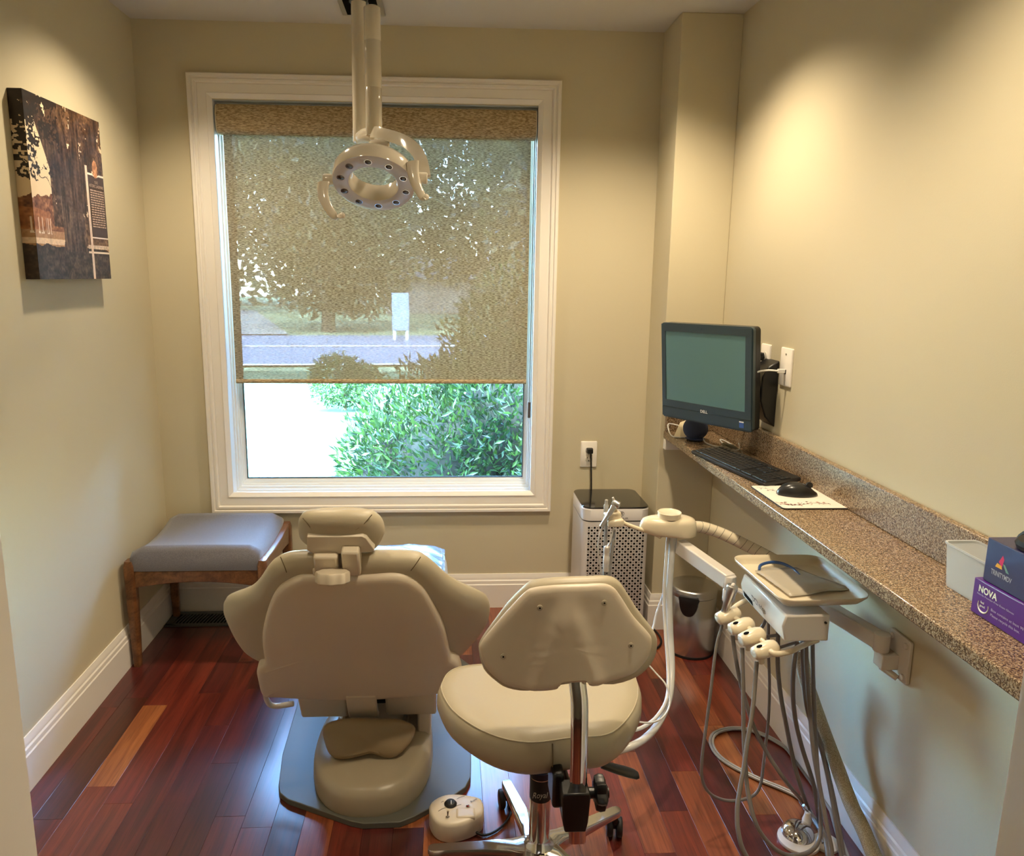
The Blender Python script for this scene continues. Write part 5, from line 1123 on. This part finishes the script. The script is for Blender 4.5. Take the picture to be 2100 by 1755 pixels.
cc = at(1244, 1140, y=AY+.0); obj('connector', MB().lathe([(.0085, -.05), (.0088, -.03), (.0105, -.026), (.0105, -.004), (.0088, 0), (.0085, .012), (.0095, .014), (.0095, .030), (.006, .034)], Matrix.Translation(cc), 20), white_en, ah)
hose([(1259, 1086, AY+.015), (1256, 1120, AY+.015), (1250, 1170, AY+.015), (1247, 1230, AY+.015)], .0062, mat('pale_grey_tubing', srgb(158, 156, 152), .3), ah)
# big white hoses dropping from the head to the floor junction
hose([(1380, 1098, AY), (1376, 1150, 2.19), (1372, 1220, 2.17), (1374, 1300, 2.12), (1377, 1370, 2.06), (1372, 1430, 1.99), (1352, 1480, 1.92), (1325, 1512, 1.86), (1295, 1530, 1.82), (1250, 1545, 1.82)], .0108, hose_white, ah, 'hose', 14)
hose([(1370, 1098, AY), (1366, 1150, 2.18), (1362, 1220, 2.15), (1365, 1300, 2.10), (1370, 1370, 2.04), (1368, 1430, 1.97), (1348, 1468, 1.91), (1320, 1490, 1.87), (1290, 1500, 1.85), (1250, 1510, 1.85)], .0055, hose_white, ah, 'hose')
hose([(1388, 1096, AY), (1385, 1120, 2.2), (1376, 1160, 2.19), (1366, 1200, 2.18), (1356, 1230, 2.17), (1345, 1262, 2.15), (1338, 1292, 2.12), (1320, 1340, 2.05), (1300, 1380, 2.0), (1290, 1450, 1.95)], .0034, hose_white, ah, 'hose')
hose([(1300, 1330, 2.0), (1320, 1352, 2.0), (1345, 1380, 1.98), (1366, 1405, 1.95), (1374, 1440, 1.92), (1360, 1470, 1.88), (1330, 1482, 1.85), (1280, 1475, 1.83)], .0026, hose_white, ah, 'hose')
# corrugated umbilical arching from the head over to the unit
up_ = [(1412, 1080, 2.24), (1440, 1081, 2.25), (1470, 1090, 2.24), (1500, 1103, 2.22), (1530, 1118, 2.20), (1560, 1133, 2.17), (1600, 1155, 2.12), (1640, 1180, 2.06)]
P_ = [at(a, b_, y=c_) for a, b_, c_ in up_]
um = obj('umbilical', MB().tube(P_, .0185, 18, 6), ivory, ah)
PS = spline(P_, 6)
for i in range(5, len(PS)-8, 3):
    t_ = (PS[i+1]-PS[i-1]).normalized(); s_ = t_.cross(V((0, 0, 1))).normalized(); u2 = s_.cross(t_)
    obj('band', MB().tube([PS[i]+s_*cos(a)*.0186+u2*sin(a)*.0186+t_*(.004*sin(a)) for a in [2*pi*q/14 for q in range(14)]], .0006, 5, 0, closed=True), dark_rub, um)
tag(obj('black_cable', MB().tube([at(1335, 1285, z=.006), at(1350, 1300, z=.006), at(1356, 1315, z=.006), at(1348, 1328, z=.006), at(1332, 1330, z=.006), at(1318, 1322, z=.006)], .0042, 8, 6), dark_rub), 'black cord curled on the floor between air purifier and steel bin', 'cord')
# ------------------------------------------------------------------ exam light
lt = thing('exam_light', (-.27, 2.5, H), 'ceiling-mounted ivory ring-shaped dental light with ten lenses and two handles', 'dental light')
trk = MB(); trk.box((-.385, .9, H-.012), (-.225, 3.035, H-.0005)); obj('ceiling_track', trk, mat('silver_track', (.62, .62, .62, 1), .35, metal=.9), lt, bevel=.004)
obj('track_slot', MB().box((-.365, .95, H-.0145), (-.335, 3.015, H-.0115)), hole_black, lt); obj('track_slot', MB().box((-.275, .95, H-.0145), (-.245, 3.015, H-.0115)), hole_black, lt)
PYY = 2.42; pt, pb = at(736, 5, y=PYY), at(741, 292, y=PYY)
obj('post', MB().lathe([(.0245, 0), (.0255, .004), (.0225, pt.z-pb.z)], Matrix.Translation((pb.x, PYY, pb.z)), 32), beige_gloss, lt, smooth=60)
obj('post_joint', MB().cyl((pb.x, PYY, pt.z), (pb.x, PYY, H-.012), .028, 24), black_pl, lt)
obj('lower_joint', MB().tube([V((pb.x, PYY, pb.z+.012)), V((pb.x+.02, PYY-.05, pb.z+.012)), V((pb.x+.05, 2.33, pb.z+.005))], .022, 16, 4), beige_gloss, lt)
AY_ = 2.33; x1 = at(766, 200, y=AY_).x; za, zb2 = at(766, 16, y=AY_).z, at(766, 278, y=AY_).z
prev = zb2
for k, zz in enumerate((at(766, 181, y=AY_).z, at(766, 84, y=AY_).z, za)):
    obj('arm_tube', MB().lathe([(.0235, 0), (.0243, .001), (.0243, zz-prev-.0012), (.0235, zz-prev-.0002)]+([(.0235, zz-prev)] if k < 2 else [(.018, zz-prev+.004)]), Matrix.Translation((x1, AY_, prev)), 32), beige_gloss, lt, smooth=50); prev = zz
LC = at(766, 378, y=2.05)      # centre of the face ring
ln_ = V((-.06, -.54, -.84)).normalized()       # the way it shines
lu = V((1, 0, 0))-ln_*ln_.x; lu.normalize(); lu = (lu+V((0, 0, .0))).normalized(); lvv = ln_.cross(lu); lvv = lvv if lvv.z > 0 else -lvv
def LT(a, b_, d): return LC+lu*a+lvv*b_+ln_*d
LM = Matrix((lu, lvv, ln_)).transposed().to_4x4(); LM.translation = LC
SR = 77.5/1527*2.05*1.0
R0, R1 = SR*1.03, SR*.63
obj('ring_body', MB().lathe([(R0, 0), (R0+.002, -.006), (R0+.002, -.030), (R0-.006, -.046), (R0-.018, -.054), (R1+.012, -.056), (R1-.001, -.050), (R1-.004, -.03), (R1-.002, -.003), (R1, 0)], LM, 64, cap=(False, False)), beige_gloss, lt, smooth=50)
fcm = mat('smoky_face_glass', srgb(206, 202, 210), .25, coat=.5)
obj('face', MB().lathe([(R1, 0), (R1+.003, .0015), (R0-.003, .0015), (R0, 0)], LM, 64, cap=(False, False)), fcm, lt, smooth=30)
rm = (R0+R1)/2
for k in range(10):
    a = radians(90+36*k+4); M2 = LM@Matrix.Translation((rm*cos(a), rm*sin(a), 0))
    ln2 = obj('lens', MB().lathe([(.0103, .0016), (.0100, .0026), (.0085, .0026)], M2, 24), chrome, lt)
    obj('lens_glass', MB().lathe([(.0084, .0027), (.0055, .0035), (.002, .0038)], M2, 20), mat('dark_lens', srgb(58, 52, 48), .05, coat=.6), ln2)
# yoke from the top of the ring round to the right pivot, pivots and handles
top = V((x1, AY_-.02, zb2+.004))
pvR = LT(R0+.020, .012, -.020); pvL = LT(-R0-.016, -.018, -.020)
yk = [top, V((x1+.02, 2.27, zb2-.004)), at(823, 287, y=2.20), at(850, 306, y=2.13), at(864, 330, y=2.07), pvR+V((.006, 0, .004))]
rs = []
PS = spline(yk, 6)
for i, q in enumerate(PS):
    t_ = (PS[min(i+1, len(PS)-1)]-PS[max(0, i-1)]).normalized(); s_ = V((0, -1, 0)); s_ = (s_-t_*s_.dot(t_)).normalized(); u2 = t_.cross(s_)
    rs.append([q+s_*.007*a+u2*.0165*b_ for a, b_ in ((-1, -.4), (-.8, -1), (.8, -1), (1, -.4), (1, .4), (.8, 1), (-.8, 1), (-1, .4))])
obj('yoke', MB().rings(rs), beige_gloss, lt, smooth=60)
obj('yoke_cap', MB().lathe([(.028, -.03), (.030, -.02), (.030, -.004), (.022, .002), (.008, .004)], Matrix.Translation(at(777, 290, y=2.235))@Matrix.Rotation(radians(28), 4, 'X'), 32), beige_gloss, lt, smooth=60)
for pv, s_ in ((pvR, 1), (pvL, -1)):
    d_ = lu*s_
    obj('pivot', MB().cyl(pv-d_*.024, pv+d_*.014, .0155, 24, bev=.003), beige_gloss, lt)
def handle(pts, yy):
    PS = spline([at(a, b_, y=y_) for (a, b_), y_ in zip(pts, yy)], 5); rs = []
    n_ = len(PS)
    for i, q in enumerate(PS):
        t_ = (PS[min(i+1, n_-1)]-PS[max(0, i-1)]).normalized(); s_ = V((1, -.3, 0)); s_ = (s_-t_*s_.dot(t_)).normalized(); u2 = t_.cross(s_)
        f = 1.15-.65*(i/(n_-1)) if i < n_-4 else .62
        rs.append([q+s_*.015*f*cos(a)+u2*.0065*sin(a)*(.6+.4*f) for a in [2*pi*k/14 for k in range(14)]])
    o_ = obj('handle', MB().rings(rs), beige_gloss, lt, smooth=70)
    obj('handle_knob', MB().lathe([(.002, -.008), (.0065, -.005), (.0085, 0), (.0065, .005), (.002, .008)], Matrix.Translation(PS[-1]), 16), beige_gloss, o_, smooth=80)
handle([(664, 374), (662, 392), (666, 412), (678, 434), (690, 444), (702, 442)], (2.0, 1.99, 1.98, 1.975, 1.97, 1.97))
handle([(846, 332), (847, 352), (852, 374), (861, 394), (868, 406), (874, 404)], (2.0, 1.99, 1.98, 1.975, 1.97, 1.97))

# ------------------------------------------------------------------ canvas photograph on the left wall
import numpy as np
cvx = XL+.040; p0, p1 = at(78, 577, x=cvx), at(226, 568, x=cvx); t0, t1 = at(45, 184, x=cvx), at(204, 248, x=cvx)
cy0, cy1 = at(80, 500, x=cvx).y, at(222, 500, x=cvx).y; cz0, cz1 = (at(78, 577, x=cvx).z+at(226, 568, x=cvx).z)/2, (at(48, 187, x=cvx).z+at(204, 248, x=cvx).z)/2
cy0 = at(58, 330, x=cvx).y
Hn, Wn = 250, 216
yy, xx = np.mgrid[0:1:Hn*1j, 0:1:Wn*1j]; yy = yy[::-1]     # row 0 is the top (v=1)
rg_ = np.random.default_rng(3)
def nz_(sx, sy):
    a = rg_.random((sy+2, sx+2)); X, Y = xx*sx, yy*sy; i, j = X.astype(int), Y.astype(int); fx_, fy_ = X-i, Y-j
    fx_, fy_ = fx_*fx_*(3-2*fx_), fy_*fy_*(3-2*fy_)
    return (a[j, i]*(1-fx_)+a[j, i+1]*fx_)*(1-fy_)+(a[j+1, i]*(1-fx_)+a[j+1, i+1]*fx_)*fy_
fine = .5*nz_(90, 110)+.3*nz_(45, 50)+.2*nz_(18, 20)
img = np.zeros((Hn, Wn, 3)); SKY = np.array([238, 214, 178.]); DK = np.array([40, 25, 16.]); TR = np.array([78, 56, 40.]); BR = np.array([136, 86, 50.])
img[:] = SKY
def paint(mask, c, amp=30, nf=None):
    t = ((fine if nf is None else nf)-.5)*2*amp; img[mask] = (np.array(c)+t[mask][:, None]*np.array([1, .86, .7]))
leafy = .55*nz_(70, 88)+.45*nz_(26, 34)
# wooded far shore, water with moored boats
paint((yy < .43+.03*nz_(9, 2)+.03*nz_(30, 3)) & (yy > .26), BR, 70, leafy)
paint((yy < .37+.03*nz_(7, 2)) & (yy > .26) & (xx < .2), [164, 104, 58], 50, leafy)
paint((yy <= .27) & (yy > .18), [176, 132, 92], 30); paint((yy <= .225) & (yy > .195), [228, 198, 164], 24)
for bx_ in (.05, .09, .14, .16, .19): paint((abs(xx-bx_) < .004) & (yy > .25) & (yy < .34), [226, 200, 170], 10)
paint((yy < .262) & (yy > .250) & (xx > .04) & (xx < .2) & (fine > .48), [240, 224, 200], 8)
paint(yy <= .175+.03*nz_(16, 3), DK+14, 34, leafy)
# leafy crown to the right, speckled by sky
paint((xx > .24) & (yy > .30), [84, 58, 38], 64, leafy)
sp = (leafy > .60) & (nz_(14, 18) > .56) & (xx > .28) & (yy > .38); img[sp] = [226, 198, 164]
paint((xx > .62) & (yy > .2) & (yy < .34), [98, 72, 50], 70, leafy)
# trunk splitting upward in limbs
cxk = .49+.015*np.sin(yy*6)
hwk = .150+.075*np.clip(.22-yy, 0, 1)*4+np.clip(yy-.45, 0, 1)*.22
bark_n = .45*nz_(70, 8)+.30*nz_(38, 16)+.25*nz_(80, 90)
paint((abs(xx-cxk) < hwk) & (yy < .60), TR, 74, bark_n)
for (xa, ya, xb, yb, wd) in ((.40, .50, .05, 1.04, .095), (.47, .5, .36, 1.04, .075), (.56, .48, .62, 1.04, .07), (.60, .42, .98, 1.04, .085)):
    t_ = np.clip((yy-ya)/(yb-ya), 0, 1); paint((abs(xx-(xa+(xb-xa)*t_**1.2)) < wd*(1.2-.45*t_)) & (yy > ya-.02), TR-14, 64, bark_n)
# dark hanging leaves against the sky on the left
hang = (xx < .40) & (yy > .50) & ((leafy*.7+nz_(16, 20)*.3) > .53+(.80-yy)*.50-.10*(xx < .10)) & (yy > .52+.20*xx); paint(hang, [34, 20, 12], 12)
tw_ = abs(yy-(.64-.5*xx+.02*np.sin(xx*40))) < .0028; paint(tw_ & (xx < .30), [50, 32, 20], 6)
gnd = yy < .15+.035*nz_(12, 3); paint(gnd & (xx > .10), [62, 46, 34], 54, leafy)
# historical marker beside the trunk
paint((xx > .70) & (yy < .30) & (yy > .20), [104, 74, 52], 60, leafy)
paint((xx > .68) & (yy < .212) & (yy > .185), [214, 186, 158], 44); paint((xx > .68) & (yy < .170) & (yy > .158), [232, 210, 186], 10)
top_ = .655-.035*np.cos((xx-.757)*2*np.pi/.243*1.0)*0-.03*np.clip(.05-abs(xx-.875), 0, 1)*10
paint((xx > .757) & (yy < top_) & (yy > .265), [66, 46, 34], 6); paint((xx > .755) & (yy < .262) & (yy > .255), [232, 212, 192], 6)
paint((abs(yy-top_) < .0045) & (xx > .757), [238, 224, 208], 5)
paint((xx > .725) & (xx < .758) & (yy < .70), [224, 196, 172], 40, bark_n); paint(((xx-.875)/.040)**2+((yy-.69)/.055)**2 < 1, [176, 122, 82], 60, leafy)
img = np.clip(img, 8, 245)/255; img = np.where(img <= .04045, img/12.92, ((img+.055)/1.055)**2.4)
side = img[:, :14][:, ::-1]
me = bpy.data.meshes.new('print'); P3 = []
for j in range(Hn+1):
    for i in range(Wn+1): P3.append((0, (i/Wn-.5)*(cy1-cy0), (j/Hn-.5)*(cz1-cz0)))
fs = [(j*(Wn+1)+i, j*(Wn+1)+i+1, (j+1)*(Wn+1)+i+1, (j+1)*(Wn+1)+i) for j in range(Hn) for i in range(Wn)]
me.from_pydata(P3, [], fs); ca_ = me.color_attributes.new('ink', 'FLOAT_COLOR', 'CORNER')
im = img[::-1].reshape(-1, 3); cc_ = np.ones((len(fs), 4, 4)); cc_[:, :, :3] = im[:, None, :]; ca_.data.foreach_set('color', cc_.ravel())
pm = bpy.data.materials.new('sepia_print'); pm.use_nodes = True; n = pm.node_tree; at_ = n.nodes.new('ShaderNodeAttribute'); at_.attribute_name = 'ink'; n.links.new(at_.outputs['Color'], n.nodes['Principled BSDF'].inputs['Base Color']); n.nodes['Principled BSDF'].inputs['Roughness'].default_value = .5
me.materials.append(pm)
pic = thing('canvas_picture', (XL+.02, (cy0+cy1)/2, (cz0+cz1)/2), 'sepia canvas photograph of a big tree and a historic marker, on the left wall', 'picture')
obj('canvas_block', MB().box((XL+.001, cy0, cz0), (cvx, cy1, cz1)), mat('dark_canvas', srgb(40, 30, 26), .7, var=(60, srgb(78, 62, 52))), pic)
o = bpy.data.objects.new('print', me); COL.objects.link(o); o.location = (cvx+.0006, (cy0+cy1)/2, (cz0+cz1)/2); W[o] = V(o.location); o.parent = pic; o.matrix_parent_inverse = Matrix.Translation(-W[pic])
m2_ = bpy.data.meshes.new('print_edge'); P4 = [(-(cvx-XL-.001)*(i/14), 0, (j/Hn-.5)*(cz1-cz0)) for j in range(Hn+1) for i in range(15)]
f4 = [(j*15+i, j*15+i+1, (j+1)*15+i+1, (j+1)*15+i) for j in range(Hn) for i in range(14)]; m2_.from_pydata(P4, [], f4)
c4_ = m2_.color_attributes.new('ink', 'FLOAT_COLOR', 'CORNER'); im = side[::-1].reshape(-1, 3)*.8; cc_ = np.ones((len(f4), 4, 4)); cc_[:, :, :3] = im[:, None, :]; c4_.data.foreach_set('color', cc_.ravel()); m2_.materials.append(pm)
o = bpy.data.objects.new('print_edge', m2_); COL.objects.link(o); o.location = (cvx, cy0-.0006, (cz0+cz1)/2); W[o] = V(o.location); o.parent = pic; o.matrix_parent_inverse = Matrix.Translation(-W[pic])
CWd, CHt = cy1-cy0, cz1-cz0; ink = mat('pale_ink', srgb(190, 160, 142), .6)
def pt_(s, u_, v_, h_, wid): text('lettering', s, ink, pic, (cvx+.001, cy0+u_*CWd, cz0+v_*CHt), (0, 1, 0), (0, 0, 1), h_, wid=wid*CWd)
pt_('STATE', .85, .600, .009, .05); pt_('HISTORIC LANDMARK', .765, .575, .010, .215)
lw = random.Random(2); words = ['historic', 'town', 'settled', 'among', 'the', 'river', 'first', 'ferry', 'landing', 'and', 'was', 'of', 'this', 'site', 'its', 'harbor', 'in']
sm_ = MB()
for k in range(16):
    u_ = .775; v_ = .552-k*.0150
    while u_ < .975:
        w_ = lw.uniform(.012, .045); u2 = min(u_+w_, .982)
        sm_.box((cvx+.0008, cy0+u_*CWd, cz0+v_*CHt), (cvx+.0012, cy0+u2*CWd, cz0+(v_+.0075)*CHt)); u_ = u2+.008
obj('paragraph_marks', sm_, ink, pic, smooth=0)
